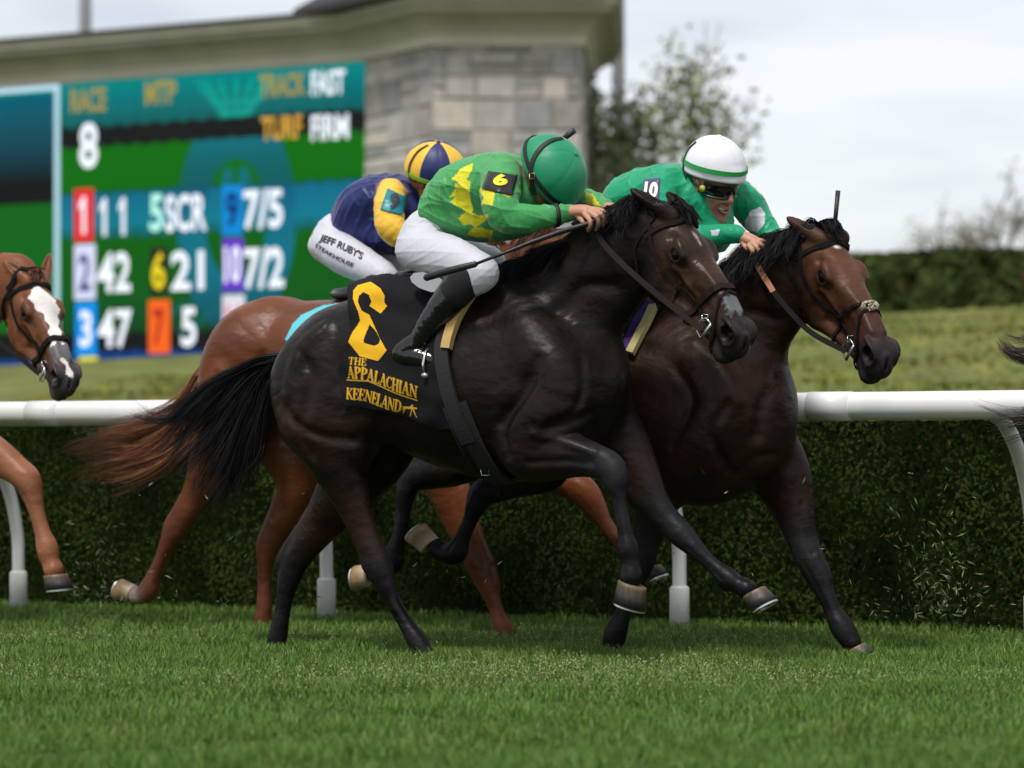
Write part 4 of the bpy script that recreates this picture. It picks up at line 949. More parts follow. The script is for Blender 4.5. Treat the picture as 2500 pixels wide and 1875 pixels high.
# trees
def limb(mb, p, d, L, r, lvl, rng, tips, droop=0.0):
    n = 5; P = [p]; 
    for i in range(n):
        d = unit(d + rng.normal(size=3)*.13 + np.array((0, 0, .03 - droop))); P.append(P[-1] + d*L/n)
    mb.tube(P, [r*(1 - .55*i/n) for i in range(n+1)], 7 if lvl < 2 else 5, caps=False)
    if lvl >= 3: tips += P[2:]; return
    for k in range(rng.integers(3, 5)):
        i = rng.integers(2, n+1); nd = unit(d + rng.normal(size=3)*.62 + np.array((0, 0, .18))); limb(mb, P[i], nd, L*rng.uniform(.5, .72), r*.48, lvl+1, rng, tips, droop)
    tips += P[4:]
def tree(name, label, base, h_, spread, nleaf, lsize, colr, seed, trunk_c=(.09, .075, .06), group=None, bare=False, jit=.22):
    rng = np.random.default_rng(seed); o = empty(name, label, 'tree' if not bare else 'shrub', base, 0, group); mb = MB(); tips = []
    limb(mb, np.zeros(3), np.array((0, 0, 1.0)), h_*.42, h_*.022, 0, rng, tips)
    for k in range(4): limb(mb, np.array((0, 0, h_*(.22 + .05*k))), unit(np.array((math.cos(k*1.9)*spread, math.sin(k*1.9)*spread, .75))), h_*.30, h_*.012, 1, rng, tips)
    mb.build('trunk', mat(name + '_bark', trunk_c, .9), o)
    if nleaf:
        T = np.array(tips); md = np.median(T, 0); T = T[np.linalg.norm(T - md, axis=1) < h_*.36]; P = T[rng.integers(len(T), size=nleaf)] + np.clip(rng.normal(0, jit, (nleaf, 3)), -2*jit, 2*jit)
        C = np.array(colr)*(1 + .3*rng.normal(size=(nleaf, 1))); leaves('crown', P, lsize, mat(name + '_leaf', attr=True, rough=.7, spec=.2), o, np.clip(C, .005, .6), seed=seed)
    return o
def gp(px, Y, z=2.9): b = at(px, 900, Y); b[2] = z; return b
tree('broadleaf_tree', 'thin leafy green tree beside the stone tower', gp(1600, 49), 6.0, .42, 5200, .085, (.16, .19, .075), 11, jit=.34)
tree('young_tree', 'sparse smaller tree right against the stone tower', gp(1475, 47), 3.7, .6, 2400, .08, (.17, .19, .10), 23, jit=.34)
tree('bare_shrub', 'bare twiggy bush with a few buds beyond the hedge at the far right', gp(2445, 60), 5.2, 1.5, 1700, .05, (.20, .18, .12), 31, (.17, .15, .13), 'pale twiggy bushes beyond the hedge', True, .12)
tree('bare_shrub', 'taller bare twiggy bush beyond the hedge, left of the other', gp(2290, 64), 4.6, 1.5, 1300, .05, (.20, .18, .12), 37, (.17, .15, .13), 'pale twiggy bushes beyond the hedge', True, .12)

# bits of turf thrown up by the hooves
def clods(px, py, n, fr, y, sx, sy, seed):
    rng = np.random.default_rng(seed); P = []
    for _ in range(n):
        a, b = px + rng.normal()*sx, py - abs(rng.normal())*sy
        P.append(fr.wor(fr.L(a, b, y + rng.normal()*.15))[0])
    return np.array(P)
PC = np.concatenate([clods(240, 1510, 260, FR9, 0, 45, 130, 1), clods(2290, 1510, 420, FR10, .5, 75, 110, 2), clods(2250, 1400, 50, FR10, .4, 120, 300, 3), clods(560, 1500, 60, FR6, .3, 220, 240, 4), clods(1500, 1450, 70, FR6, .3, 330, 200, 6)])
PC = PC[(PC[:, 2] > .02) & (PC[:, 2] < .72)]
n = len(PC); rng = np.random.default_rng(12); a = unit(rng.normal(size=(n, 3))); b = unit(np.cross(a, rng.normal(size=(n, 3)))); Ls = rng.uniform(.004, .022, (n, 1))
V = np.stack((PC - a*Ls, PC - a*Ls*.2 + b*.0016 + b*Ls*.12, PC + a*Ls, PC - a*Ls*.2 - b*.0016), 1).reshape(-1, 3)
Cg = np.repeat(np.array(((.08, .15, .03), (.12, .18, .05), (.25, .28, .16), (.05, .035, .02)))[rng.integers(4, size=n)], 4, 0)
tag(mesh_obj('flying_grass_clippings', V, np.arange(n*4).reshape(-1, 4), mat('clipping', attr=True, rough=.7), None, False, Cg), 'small torn grass blades and crumbs thrown up behind the hooves', 'grass', kind='stuff')
# ================================================================== bridles, reins, cloths, manes and tails
def inpoly(x, y, poly):
    poly = np.asarray(poly, float); ins = np.zeros(len(x), bool); j = len(poly) - 1
    for i in range(len(poly)):
        (xi, yi), (xj, yj) = poly[i], poly[j]
        if yi != yj: ins ^= ((yi > y) != (yj > y)) & (x < (xj - xi)*(y - yi)/(yj - yi) + xi)
        j = i
    return ins
def drape(H, poly, off, step, name, mat_, parent, colour=None, mirror=False, thick=.004, ymax=.5, wr=.0):
    """cloth lying on the near side of a horse; poly is its outline"""
    fr, f = H['fr'], H['f']; poly = np.array(poly, float); x0, y0 = poly.min(0); x1, y1 = poly.max(0)
    xs = np.arange(x0, x1 + step, step); ys = np.arange(y0, y1 + step, step); GX, GY = np.meshgrid(xs, ys); ok = inpoly(GX.ravel(), GY.ravel(), poly)
    px, py = GX.ravel()[ok], GY.ravel()[ok]
    f = H.get('fc', f); P, hit_ = f.hit(fr, px, py, off, ymax=ymax); sel = np.flatnonzero(ok)[hit_]; idx = -np.ones(GX.size, int); idx[sel] = np.arange(len(sel)); P, px, py = P[hit_], px[hit_], py[hit_]; nrm = f.grad(P)
    if wr: P = P + nrm*(wr*(np.sin(px*.055 + py*.02 + 2*np.sin(py*.018)) + .6*np.sin(px*.03 - py*.09)))[:, None]
    nyx = GX.shape; I = idx.reshape(nyx); q = np.stack((I[:-1, :-1], I[1:, :-1], I[1:, 1:], I[:-1, 1:]), -1).reshape(-1, 4); q = q[(q >= 0).all(1)]
    C = colour(px, py) if colour else None
    n = len(P); e = {}
    for a_, b_ in ((0, 1), (1, 2), (2, 3), (3, 0)):
        for u, v in zip(q[:, a_], q[:, b_]):
            if (v, u) in e: del e[(v, u)]
            else: e[(u, v)] = 1
    rim = np.array([(v, u, u + n, v + n) for u, v in e]).reshape(-1, 4)
    V = np.concatenate((P, P - nrm*thick)); Fc = np.concatenate((q, q[:, ::-1] + n, rim)); CC = np.concatenate((C, C)) if C is not None else None
    if mirror:
        V2 = V*np.array((1, -1, 1)); m = len(V); V = np.concatenate((V, V2)); Fc = np.concatenate((Fc, Fc[:, ::-1] + m)); CC = np.concatenate((CC, np.zeros_like(CC) + CC.min(0))) if CC is not None else None
    return mesh_obj(name, V, Fc, mat_, parent, True, CC)

def bridle(H, rein_px=(), fig8=False, browpad=None, lower=True, mt=None):
    T, f, root, s = H['T'], H['f'], H['root'], 1.0; mt = mt or M_leather
    b = empty_part('bridle', root)
    def sy(L): return [T(p) for p in L] + [T((p[0], -p[1], p[2])) for p in L[::-1] if abs(p[1]) > 1e-6]
    strap(f, sy([(.05,-.095,-.12),(.062,-.088,-.075),(.078,-.065,-.030),(.085,-.03,-.005),(.085,0,.0)]), .017, .006, b, 'browband', mt)
    for sg in (-1, 1):
        strap(f, [T(p) for p in ((.035,sg*.080,-.085),(.09,sg*.092,-.115),(.17,sg*.090,-.138),(.26,sg*.082,-.150),(.35,sg*.062,-.145),(.43,sg*.055,-.140),(.475,sg*.055,-.140))], .013, .005, b, 'cheek_strap', mt)
        strap(f, [T(p) for p in ((.030,sg*.080,-.080),(.035,sg*.095,-.14),(.045,sg*.085,-.20),(.075,sg*.055,-.27),(.10,sg*.01,-.292))], .011, .005, b, 'throat_strap', mt)
    strap(f, [T(p) for p in ((.02,-.085,-.09),(.008,-.05,-.03),(.0,0,-.01),(.008,.05,-.03),(.02,.085,-.09))], .024, .006, b, 'headpiece', mt)
    if fig8:
        strap(f, sy([(.37,-.030,-.215),(.36,-.060,-.165),(.355,-.064,-.11),(.375,-.045,-.045),(.395,0,-.022)]), .013, .005, b, 'noseband', mt)
        strap(f, sy([(.515,-.015,-.215),(.505,-.050,-.165),(.485,-.060,-.11),(.440,-.040,-.055),(.405,0,-.028)]), .011, .005, b, 'lower_strap', mt)
    else:
        strap(f, sy([(.37,-.0,-.215),(.375,-.045,-.180),(.385,-.058,-.12),(.400,-.044,-.050),(.408,0,-.022)]), .024, .009, b, 'noseband', mt)
        if lower: strap(f, sy([(.53,-.012,-.225),(.520,-.050,-.175),(.500,-.056,-.12),(.455,-.038,-.055),(.425,0,-.028)]), .010, .005, b, 'lower_strap', mt)
    for sg in (-1, 1):
        c = np.array((.485, sg*.066, -.150)); m = MB()
        ring = [T(c + np.array((.038*math.cos(a), 0, .036*math.sin(a)))) for a in np.linspace(0, 2*PI, 20)]
        if lower: ring = [T(c + np.array(p)) for p in ((.012,0,.036),(-.02,0,.034),(-.034,0,.015),(-.036,0,-.012),(-.020,0,-.032),(.012,0,-.036),(.016,0,0),(.012,0,.036))]
        m.tube(ring, .0032, 8); m.tube([T(c + np.array((.012, 0, .036))), T(c + np.array((.012, 0, -.036)))], .0055, 8); m.build('bit_ring', M_steel, b)
        mb = MB(); q = f.snap(np.array([T((.44, sg*.07, -.138))]), .008)[0]; mb.tube([q + np.array(o)*.011 for o in ((-1,0,1),(1,0,1),(1,0,-1),(-1,0,-1),(-1,0,1))], .0016, 6); mb.build('buckle', M_steel, b)
    return b
def empty_part(name, parent):
    o = link(bpy.data.objects.new(name, None)); o.parent = parent; o.empty_display_size = .05; return o

# ---- dark horse: bridle, reins, cloth, saddle
B6 = bridle(H6, mt=M_leather_b)
B10 = bridle(H10, fig8=True)
B9 = bridle(H9); BL = bridle(HL, lower=False)
def rein(H, b, pts, w_, mats, name='rein'):
    """pts (px, py, y) from the hand to the bit"""
    T = H['T']; P = [H['fr'].L(*p) for p in pts] + [T((.485, -.075, -.155))]
    return ribbon(P, w_, .004, (.3, -1, .35), b, name, mats)
rein(H6, B6, [(1448,545,-.13),(1470,590,-.16),(1510,635,-.19),(1570,690,-.21),(1640,748,-.21)], .021, M_leather_b)
ribbon([H6['fr'].L(1490,520,.05), H6['fr'].L(1560,600,.12), H6['T']((.2,.14,-.2)), H6['T']((.485,.078,-.155))], .018, .004, (.3,-1,.35), B6, 'rein', M_leather_b)
ribbon([H6['fr'].L(1455,540,-.10), H6['fr'].L(1400,545,-.05), H6['fr'].L(1430,535,.03), H6['fr'].L(1490,520,.05)], .018, .004, (0,-1,.5), B6, 'rein', M_leather)
M_orange = mat('orange_rubber', (.30, .09, .035), .6, bump=.3, bscale=90)
rein10 = [(1822,600,-.10),(1850,650,-.15),(1888,712,-.19)]
P = [H10['fr'].L(*p) for p in rein10]; ribbon(P, .021, .004, (.3,-1,.35), B10, 'rein_grip', M_orange)
ribbon([P[-1], H10['fr'].L(1935,768,-.20), H10['fr'].L(1985,815,-.20), H10['T']((.485,-.075,-.155))], .020, .004, (.3,-1,.35), B10, 'rein', M_leather)
ribbon([H10['fr'].L(1930,600,.1), H10['T']((.2,.15,-.2)), H10['T']((.485,.078,-.155))], .018, .004, (.3,-1,.35), B10, 'rein', M_leather)
ribbon([H10['fr'].L(1822,600,-.10), H10['fr'].L(1790,620,-.05), H10['fr'].L(1775,640,.0)], .018, .004, (0,-1,.5), B10, 'rein', M_orange)
ribbon([HL['T']((.485,-.075,-.155)), HL['fr'].L(30,860,-.25), HL['fr'].L(-60,800,-.22), HL['fr'].L(-200,740,-.15)], .02, .004, (.3,-1,.35), BL, 'rein', M_leather)
# sheepskin knot on the bay's noseband
M_wool = mat('sheepskin', (.62, .56, .42), .95, bump=.8, bscale=60, bdist=.01)
rng = np.random.default_rng(3); c = H10['T']((.402, 0, -.012)); a_ = unit(rng.normal(size=(420, 3))); a_ = a_[(a_ @ H10['R'][2]) > -.4]
Pk = c + a_*np.array((.018, .018, .018)) + (a_ @ H10['R'][1])[:, None]*H10['R'][1]*.016
leaves('wool_knot', Pk, .006, M_wool, B10, None, seed=3); sphere('knot', c, (.014, .014, .014), M_leather, B10)

# serif lettering drawn as strokes (thick stems, thin joins, slab ends)
def glyph(ch):
    t, h = .15, .07
    G = {'T': (.80, [((.40,0),(.40,1),t),((.0,.97),(.80,.97),h),((.02,.97),(.02,.78),h),((.78,.97),(.78,.78),h),((.26,.02),(.54,.02),h)]),
         'H': (.95, [((.18,0),(.18,1),t),((.77,0),(.77,1),t),((.18,.52),(.77,.52),h)] + [((x-.15,y),(x+.15,y),h) for x in (.18,.77) for y in (.02,.98)]),
         'E': (.75, [((.18,0),(.18,1),t),((.03,.02),(.70,.02),h),((.03,.98),(.66,.98),h),((.18,.52),(.50,.52),h),((.70,.02),(.72,.24),h),((.66,.98),(.67,.76),h),((.50,.42),(.50,.62),h)]),
         'A': (.95, [((.14,.02),(.47,1),h),((.47,1),(.80,.02),t),((.24,.34),(.68,.34),h),((.0,.02),(.27,.02),h),((.66,.02),(.95,.02),h)]),
         'P': (.72, [((.18,0),(.18,1),t),((.03,.98),(.45,.98),h),((.45,.98),(.64,.88),.1),((.64,.88),(.66,.68),t),((.66,.68),(.45,.50),.1),((.45,.50),(.18,.50),h),((.03,.02),(.34,.02),h)]),
         'L': (.72, [((.18,0),(.18,1),t),((.03,.02),(.66,.02),h),((.66,.02),(.69,.26),h),((.03,.98),(.34,.98),h)]),
         'C': (.85, [((.74,.80),(.56,.96),h),((.56,.96),(.32,.94),h),((.32,.94),(.13,.72),.11),((.13,.72),(.10,.42),t),((.10,.42),(.20,.14),.12),((.20,.14),(.44,.02),h),((.44,.02),(.66,.07),h),((.66,.07),(.77,.22),h),((.74,.80),(.74,.98),h)]),
         'I': (.42, [((.21,0),(.21,1),t),((.05,.02),(.37,.02),h),((.05,.98),(.37,.98),h)]),
         'N': (1.0, [((.17,0),(.17,1),h),((.83,0),(.83,1),h),((.17,.98),(.83,.04),t),((.03,.02),(.31,.02),h),((.0,.98),(.2,.98),h),((.69,.98),(.97,.98),h)]),
         'K': (.92, [((.18,0),(.18,1),t),((.22,.42),(.72,.98),h),((.38,.58),(.80,.02),t),((.03,.02),(.33,.02),h),((.03,.98),(.33,.98),h),((.58,.98),(.86,.98),h),((.66,.02),(.92,.02),h)]),
         'D': (.92, [((.18,0),(.18,1),t),((.03,.98),(.45,.98),h),((.45,.98),(.72,.82),.1),((.72,.82),(.80,.5),t),((.80,.5),(.72,.18),t),((.72,.18),(.45,.02),.1),((.45,.02),(.03,.02),h)])}
    return G[ch]
def letter_mask(px, py, txt, base, cap, gap=.06, sw=1.0):
    """base: polyline of the baseline in picture points; cap: cap height at its two ends"""
    base = np.array(base, float); sg = np.linalg.norm(np.diff(base, axis=0), axis=1); cum = np.concatenate(((0,), np.cumsum(sg)))
    W = sum(glyph(c)[0] + gap for c in txt) - gap; x = 0; m = np.zeros(len(px))
    sc = cum[-1]/W
    for c in txt:
        w_, st = glyph(c); t0 = x*sc; t1 = (x + w_)*sc
        p0 = np.array([np.interp(t0, cum, base[:, j]) for j in (0, 1)]); p1 = np.array([np.interp(t1, cum, base[:, j]) for j in (0, 1)])
        ux_ = (p1 - p0)/w_; ch_ = np.interp((t0+t1)/2, (0, cum[-1]), cap); d = unit(p1 - p0); uy_ = np.array((d[1]*.35, -1.0))*ch_
        A_ = np.linalg.inv(np.array((ux_, uy_)).T); q = (np.stack((px, py), 1) - p0) @ A_.T; sel = (q[:, 0] > -.1) & (q[:, 0] < w_ + .1) & (q[:, 1] > -.12) & (q[:, 1] < 1.12)
        if sel.any():
            Q = q[sel]; best = np.full(len(Q), 9.0); asp = np.linalg.norm(ux_)/ch_
            for a, b, wd in st:
                a = np.array(a); b = np.array(b); ba = b - a; t = np.clip(((Q - a) @ ba)/(ba @ ba), 0, 1); dd = np.linalg.norm((Q - a - t[:, None]*ba)*np.array((asp, 1)), axis=1) - wd*sw/2
                best = np.minimum(best, dd)
            m[sel] = np.maximum(m[sel], np.clip(.5 - best*ch_*.8, 0, 1))
        x += w_ + gap
    return m
Z6 = lambda L: [(800 + x*.3376, 640 + y*.3376) for x, y in L]
six_out = Z6([(180,200),(215,165),(310,145),(385,195),(410,240),(405,290),(425,315),(380,370),(300,315),(315,285),(300,240),(260,218),(225,245),(220,290),(250,355),(300,380),(345,480),(375,550),(430,640),(360,712),(230,680),(155,580),(185,500),(235,420),(225,360),(180,260)])
six_in = Z6([(300,445),(350,500),(378,560),(370,590),(340,605),(262,585),(258,560),(275,500)])
YEL = np.array((.72, .40, .015)); CLB = np.array((.0065, .0065, .008)); GOLD = np.array((.62, .34, .02))
def cloth6(px, py):
    C = np.repeat(CLB[None], len(px), 0)
    y = inpoly(px, py, six_out) & ~inpoly(px, py, six_in); C[y] = YEL
    m = letter_mask(px, py, 'THE', Z6([(158,738),(276,748)]), (17, 17), sw=1.25)
    m = np.maximum(m, letter_mask(px, py, 'APPALACHIAN', Z6([(146,838),(240,842),(330,868),(450,915),(640,984)]), (27, 28), gap=.03, sw=1.25))
    m = np.maximum(m, letter_mask(px, py, 'KEENELAND', Z6([(140,988),(250,996),(380,1042),(530,1086)]), (26, 27), gap=.0, sw=1.05))
    for L in (Z6([(140,852),(290,860),(450,930),(640,1003)]),):
        for a, b in zip(L[:-1], L[1:]):
            a, b = np.array(a), np.array(b); ba = b - a; P_ = np.stack((px, py), 1) - a; t = np.clip((P_ @ ba)/(ba @ ba), 0, 1); d = np.linalg.norm(P_ - t[:, None]*ba, axis=1); m = np.maximum(m, np.clip(1.8 - d, 0, 1))
    # little galloping horse and rider
    for a, b, wd in (((556,1052),(612,1058),8),((612,1056),(636,1060),5),((600,1050),(606,1038),6),((588,1052),(604,1042),5),((556,1052),(541,1066),3),((560,1058),(545,1090),2.6),((612,1062),(628,1095),3.6),((628,1095),(645,1120),2.4),((606,1064),(596,1112),3),((552,1050),(540,1044),2.4)):
        a, b = (np.array(v) for v in Z6([a, b])); ba = b - a; P_ = np.stack((px, py), 1) - a; t = np.clip((P_ @ ba)/(ba @ ba), 0, 1); d = np.linalg.norm(P_ - t[:, None]*ba, axis=1); m = np.maximum(m, np.clip(wd*.34 + .5 - d, 0, 1))
    return C*(1 - m[:, None]) + GOLD*m[:, None]
M_cloth = mat('cloth_weave', attr=True, rough=.85, bump=.25, bscale=220, spec=.2, bdist=.002)
poly6 = [(844,704),(850,688),(871,676),(935,668),(1000,672),(1070,680),(1150,690),(1150,730),(1110,790),(1090,849),(1097,944),(1120,1000),(1141,1038),(1100,1048),(1063,1053),(1050,1042),(1019,1028),(935,1005),(840,991),(830,937),(824,900),(844,860),(854,792)]
fc = Field.__new__(Field); fc.__dict__.update(H6['f'].__dict__); fc.a = H6['f'].a.copy(); fc.chain(FR6.nodes([(890,775,0,80,1.7),(960,750,0,78,1.7),(1060,738,0,70,1.7),(1150,735,0,56,1.6)]), k=.06); H6c = dict(H6, fc=fc)
drape(H6c, poly6, .014, 1.25, 'saddle_cloth', M_cloth, H6['root'], cloth6, wr=.004)
f6, fr6, r6 = H6['f'], H6['fr'], H6['root']
def surf(H, pts, off=.0):
    A = np.array(pts, float); return H['f'].hit(H['fr'], A[:, 0], A[:, 1], off)[0]
M_tan = mat('tan_foam', (.46, .30, .10), .75, bump=.3, bscale=30); M_blue = mat('blue_cloth', (.01, .17, .45), .7); M_black = mat('black_cloth', (.008, .008, .009), .8, bump=.3, bscale=90)
strap(f6, surf(H6, [(1170,712),(1142,745),(1118,785),(1103,825),(1096,855)]), .036, .030, r6, 'saddle_pad', M_tan, off=.010, snap=True)
strap(f6, surf(H6, [(1212,668),(1185,700),(1155,728)]), .05, .012, r6, 'under_cloth', M_blue, off=.008)
strap(f6, surf(H6, [(1140,735),(1105,790),(1084,850),(1096,940),(1118,1010),(1148,1075)]), .055, .014, r6, 'girth_flap', M_black, off=.016)
strap(f6, surf(H6, [(1112,985),(1138,1050),(1165,1105),(1200,1150),(1235,1172)]), .10, .012, r6, 'girth', M_black, off=.006)
strap(f6, surf(H6, [(1100,985),(1122,1055),(1150,1110),(1183,1152)]), .016, .006, r6, 'girth_strap', M_leather, off=.020)
q = surf(H6, [(1184,1152)], .022)[0]; MB().tube([q + np.array(o)*.016 for o in ((-1,-.2,.8),(1,-.2,.8),(1,.2,-.8),(-1,.2,-.8),(-1,-.2,.8))], .0025, 8).build('girth_buckle', M_steel, r6)
M_saddle = mat('saddle_grey', (.22, .225, .24), .42, spec=.5); M_sdl = mat('saddle_leather', (.012, .011, .012), .35)
def saddle(H, pts, seat_px, flap, name='saddle'):
    """pts: the pale skirt behind the leg (outline), seat"""
    s_ = Field((-.45, -.36, .9), (.75, .36, 1.75), .006); fr = H['fr']
    dx = fr.L(*seat_px[0], 0)[0] - 0
    o = fr.L(*seat_px[0], 0); s_.lo = o - np.array((.45, .36, .35)); 
    s_.chain(fr.nodes([(*seat_px[0], 0, 14, 3.0), (*seat_px[1], 0, 12, 2.6), (*seat_px[2], 0, 12, 2.2), (*seat_px[3], 0, 16, 1.8)]), k=.03)
    V, Q, C = s_.mesh(); return mesh_obj(name, V, Q, M_sdl, H['root'])
sd6 = saddle(H6, None, [(985,676),(1060,668),(1130,662),(1190,650)], None)
Zr = lambda L: [(600 + x*.4069, 300 + y*.4069) for x, y in L]
sk = Zr([(985,925),(1010,900),(1060,895),(1150,925),(1190,950),(1165,1010),(1110,1015),(1040,990),(995,955)])
P0 = [H6['fr'].L(x, y, -.235 - .04*((y-665)/50)) for x, y in sk]
V = [p for p in P0] + [p + np.array((0, .012, 0)) for p in P0]; k = len(P0)
mesh_obj('saddle_skirt', V, [tuple(range(k))[::-1], tuple(range(k, 2*k))] + [(i, (i+1) % k, k+(i+1) % k, k+i) for i in range(k)], M_saddle, r6, False)
# pads of the bay horse
f10, r10 = H10['f'], H10['root']
strap(f10, surf(H10, [(1592,745),(1570,775),(1545,820),(1524,868),(1518,880)]), .036, .016, r10, 'under_cloth', mat('purple_cloth', (.075, .03, .24), .7), off=.008)
strap(f10, surf(H10, [(1600,762),(1582,795),(1560,835),(1543,868)]), .030, .028, r10, 'saddle_pad', mat('cream_foam', (.60, .52, .24), .75), off=.010)
strap(f10, surf(H10, [(1524,820),(1512,845),(1502,866)]), .014, .010, r10, 'cloth_edge', mat('green_edge', (.05, .42, .05), .7), off=.006)
strap(f10, surf(H10, [(1605,730),(1570,760),(1540,800),(1512,850),(1500,900)]), .05, .010, r10, 'saddle_flap', M_black, off=.004)
sd10 = saddle(H10, None, [(1390,722),(1465,712),(1535,704),(1595,695)], None)
drape(H9, [(694,829),(712,792),(734,768),(787,744),(830,738),(1000,742),(1010,960),(860,960),(790,930)], .012, 2, 'saddle_cloth', mat('turquoise_cloth', (.10, .50, .58), .8), H9['root'])
sd9 = saddle(H9, None, [(830,718),(900,710),(960,704),(1010,698)], None)
sphere('cantle', H9['fr'].L(838, 716, -.06), (.05, .06, .02), M_saddle, H9['root'])

# ---- tails and manes
def G(fr, L): return [[fr.L(*(p if len(p) == 3 else (*p, 0))) for p in g] for g in L]
g6 = G(FR6, [[(690,872,0),(640,878,-.02),(580,905,-.04),(500,950,-.06),(430,1010,-.08),(370,1025,-.08),(322,990,-.08)],
             [(690,876,0),(630,890,0),(560,935,-.03),(490,1000,-.06),(430,1050,-.08),(370,1065,-.1)],
             [(690,880,0),(635,905,0),(575,965,-.03),(520,1040,-.05),(470,1110,-.07),(420,1165,-.08)],
             [(690,884,0),(645,915,0),(600,990,-.02),(560,1090,-.04),(520,1160,-.05),(480,1225,-.05)],
             [(692,888,0),(655,920,0),(625,1010,-.02),(595,1110,-.03),(570,1190,-.03),(545,1255,-.02)],
             [(694,892,0),(668,930,0),(655,1000,.0),(640,1070,.0),(625,1120,0),(600,1170,.0)]])
hair('tail', g6, 4200, .0024, M_hair_black, r6, spread=(.012, .035), jit=.55, steps=14, cut=.45, seed=2, curl=.03)
g9 = G(FR9, [[(520,890,0),(488,925,-.02),(462,975,-.04),(410,1010,-.06),(330,1035,-.08),(225,1062,-.1),(140,1078,-.1)],
             [(520,895,0),(485,945,-.02),(450,1010,-.04),(380,1060,-.06),(280,1090,-.08),(160,1112,-.1)],
             [(522,900,0),(485,960,0),(455,1050,-.04),(390,1110,-.06),(290,1145,-.08),(195,1165,-.1)],
             [(524,905,0),(490,980,0),(470,1070,-.03),(425,1135,-.05),(360,1165,-.05),(285,1178,-.05)]])
hair('tail', g9, 2600, .0034, M_hair_red, H9['root'], spread=(.02, .045), jit=.5, steps=12, cut=.4, seed=4, curl=.03, cols=[(.16,.052,.02),(.22,.08,.032),(.34,.15,.065),(.07,.022,.01)])
# manes: locks rooted on the crest, swept back and down the neck
def mane(H, crest, n, seed, m_, drop=.10, back=.10, cols=None, width=.0035, ny=-.5, lift=.03):
    g = []
    for (x, y, yy) in crest:
        p = H['fr'].L(x, y, yy); g.append([p, p + np.array((-.35*back, ny*.05, lift)), p + np.array((-.75*back, ny*.13, lift*.2 - drop*.35)), p + np.array((-back, ny*.20, -drop))])
    return hair('mane', g, n, width, m_, H['root'], spread=(.012, .026), jit=.5, steps=8, cut=.5, seed=seed, curl=.025, cols=cols)
mane(H6, [(1225,676,0),(1280,652,0),(1335,630,-.01),(1385,608,-.02),(1425,598,-.03)], 2400, 6, M_hair_black, .09, .10, ny=-.75, width=.0026, lift=.0)
mane(H6, [(1510,525,-.05),(1548,505,-.06),(1588,500,-.07)], 1300, 16, M_hair_black, .10, .05, ny=-.75, width=.0026, lift=.015)
hair('forelock', [[H6['T'](p) for p in ((.0,-.03,.0),(.04,-.035,.022),(.10,-.03,.018))], [H6['T'](p) for p in ((.0,.0,.01),(.05,.0,.035),(.125,.0,.022))], [H6['T'](p) for p in ((.0,.03,.0),(.04,.04,.02),(.10,.045,.008))]], 420, .003, M_hair_black, r6, spread=(.008, .010), jit=.4, steps=6, seed=8)
mane(H10, [(1690,730,0),(1740,712,0),(1790,680,0),(1840,645,-.02),(1885,615,-.04),(1930,595,-.05),(1975,585,-.06),(2005,565,-.07)], 3600, 9, M_hair_black, .13, .10, ny=-.8, lift=.03, width=.0026)
hair('forelock', [[H10['T'](p) for p in ((-.02,-.03,.0),(.02,-.035,.035),(.075,-.03,.022))], [H10['T'](p) for p in ((-.02,.0,.01),(.03,.0,.05),(.095,.0,.022))], [H10['T'](p) for p in ((-.02,.03,.0),(.02,.04,.03),(.085,.045,.008))]], 520, .003, M_hair_black, r10, spread=(.008, .012), jit=.4, steps=6, seed=8)
RC = [(.14,.05,.02),(.10,.033,.013)]
mane(H9, [(1000,742,0),(1060,715,0),(1130,675,0),(1200,632,0),(1270,590,0),(1330,570,0),(1385,590,0)], 800, 9, M_hair_red, .10, .08, cols=RC)
mane(HL, [(-260,712,0),(-180,672,0),(-100,642,-.03),(-30,622,-.05),(20,640,-.07)], 500, 19, M_hair_red, .10, .08, cols=RC)
hair('forelock', [[HL['T'](p) for p in ((-.0,-.035,.0),(.03,-.035,.025),(.07,-.03,.018))], [HL['T'](p) for p in ((-.0,.0,.01),(.03,.0,.035),(.08,.0,.018))], [HL['T'](p) for p in ((-.0,.035,.0),(.03,.04,.022),(.07,.045,.008))]], 300, .004, M_hair_red, HL['root'], spread=(.008, .010), seed=3, steps=6, cols=RC)

# ---- the leader, just out of the frame: only the end of its tail reaches in
lead = H9['root'].copy(); COL.objects.link(lead); lead.location = tuple(np.array(H9['root'].location) + D*4.45 + NF*.15)
lead['label'] = 'racehorse leading at the right edge, only its dark tail hairs in view'
for chd in list(H9['root'].children):
    if chd.name.split('.')[0] in ('body', 'hoof', 'eye'):
        c2 = chd.copy(); COL.objects.link(c2); c2.parent = lead
FRA = Frame(tuple(lead.location)[:2])
def tl(px, py, y=-.15): return FRA.L(px, py, y)
# roots on the dock of the copied body
dock = H9['fr'].L(520, 895, 0)
gA = [[dock, tl(2560, 830, -.05), tl(2510, 845, -.1), tl(2470, 838, -.12), tl(2440, 808, -.12)],
      [dock, tl(2570, 880, -.05), tl(2520, 900, -.1), tl(2480, 880, -.12), tl(2445, 850, -.12)],
      [dock, tl(2590, 980, -.05), tl(2540, 1010, -.1), tl(2480, 1020, -.12), tl(2385, 1008, -.12)],
      [dock, tl(2600, 1020, -.05), tl(2560, 1050, -.1), tl(2510, 1050, -.12), tl(2440, 1070, -.12)]]
hair('tail', gA[:2], 320, .0032, mat('hair_brown', (.035, .024, .022), .45), lead, spread=(.02, .025), jit=.4, seed=5, cut=.35)
hair('tail', gA[2:], 420, .0032, bpy.data.materials['hair_brown'], lead, spread=(.02, .03), jit=.4, seed=6, cut=.35)
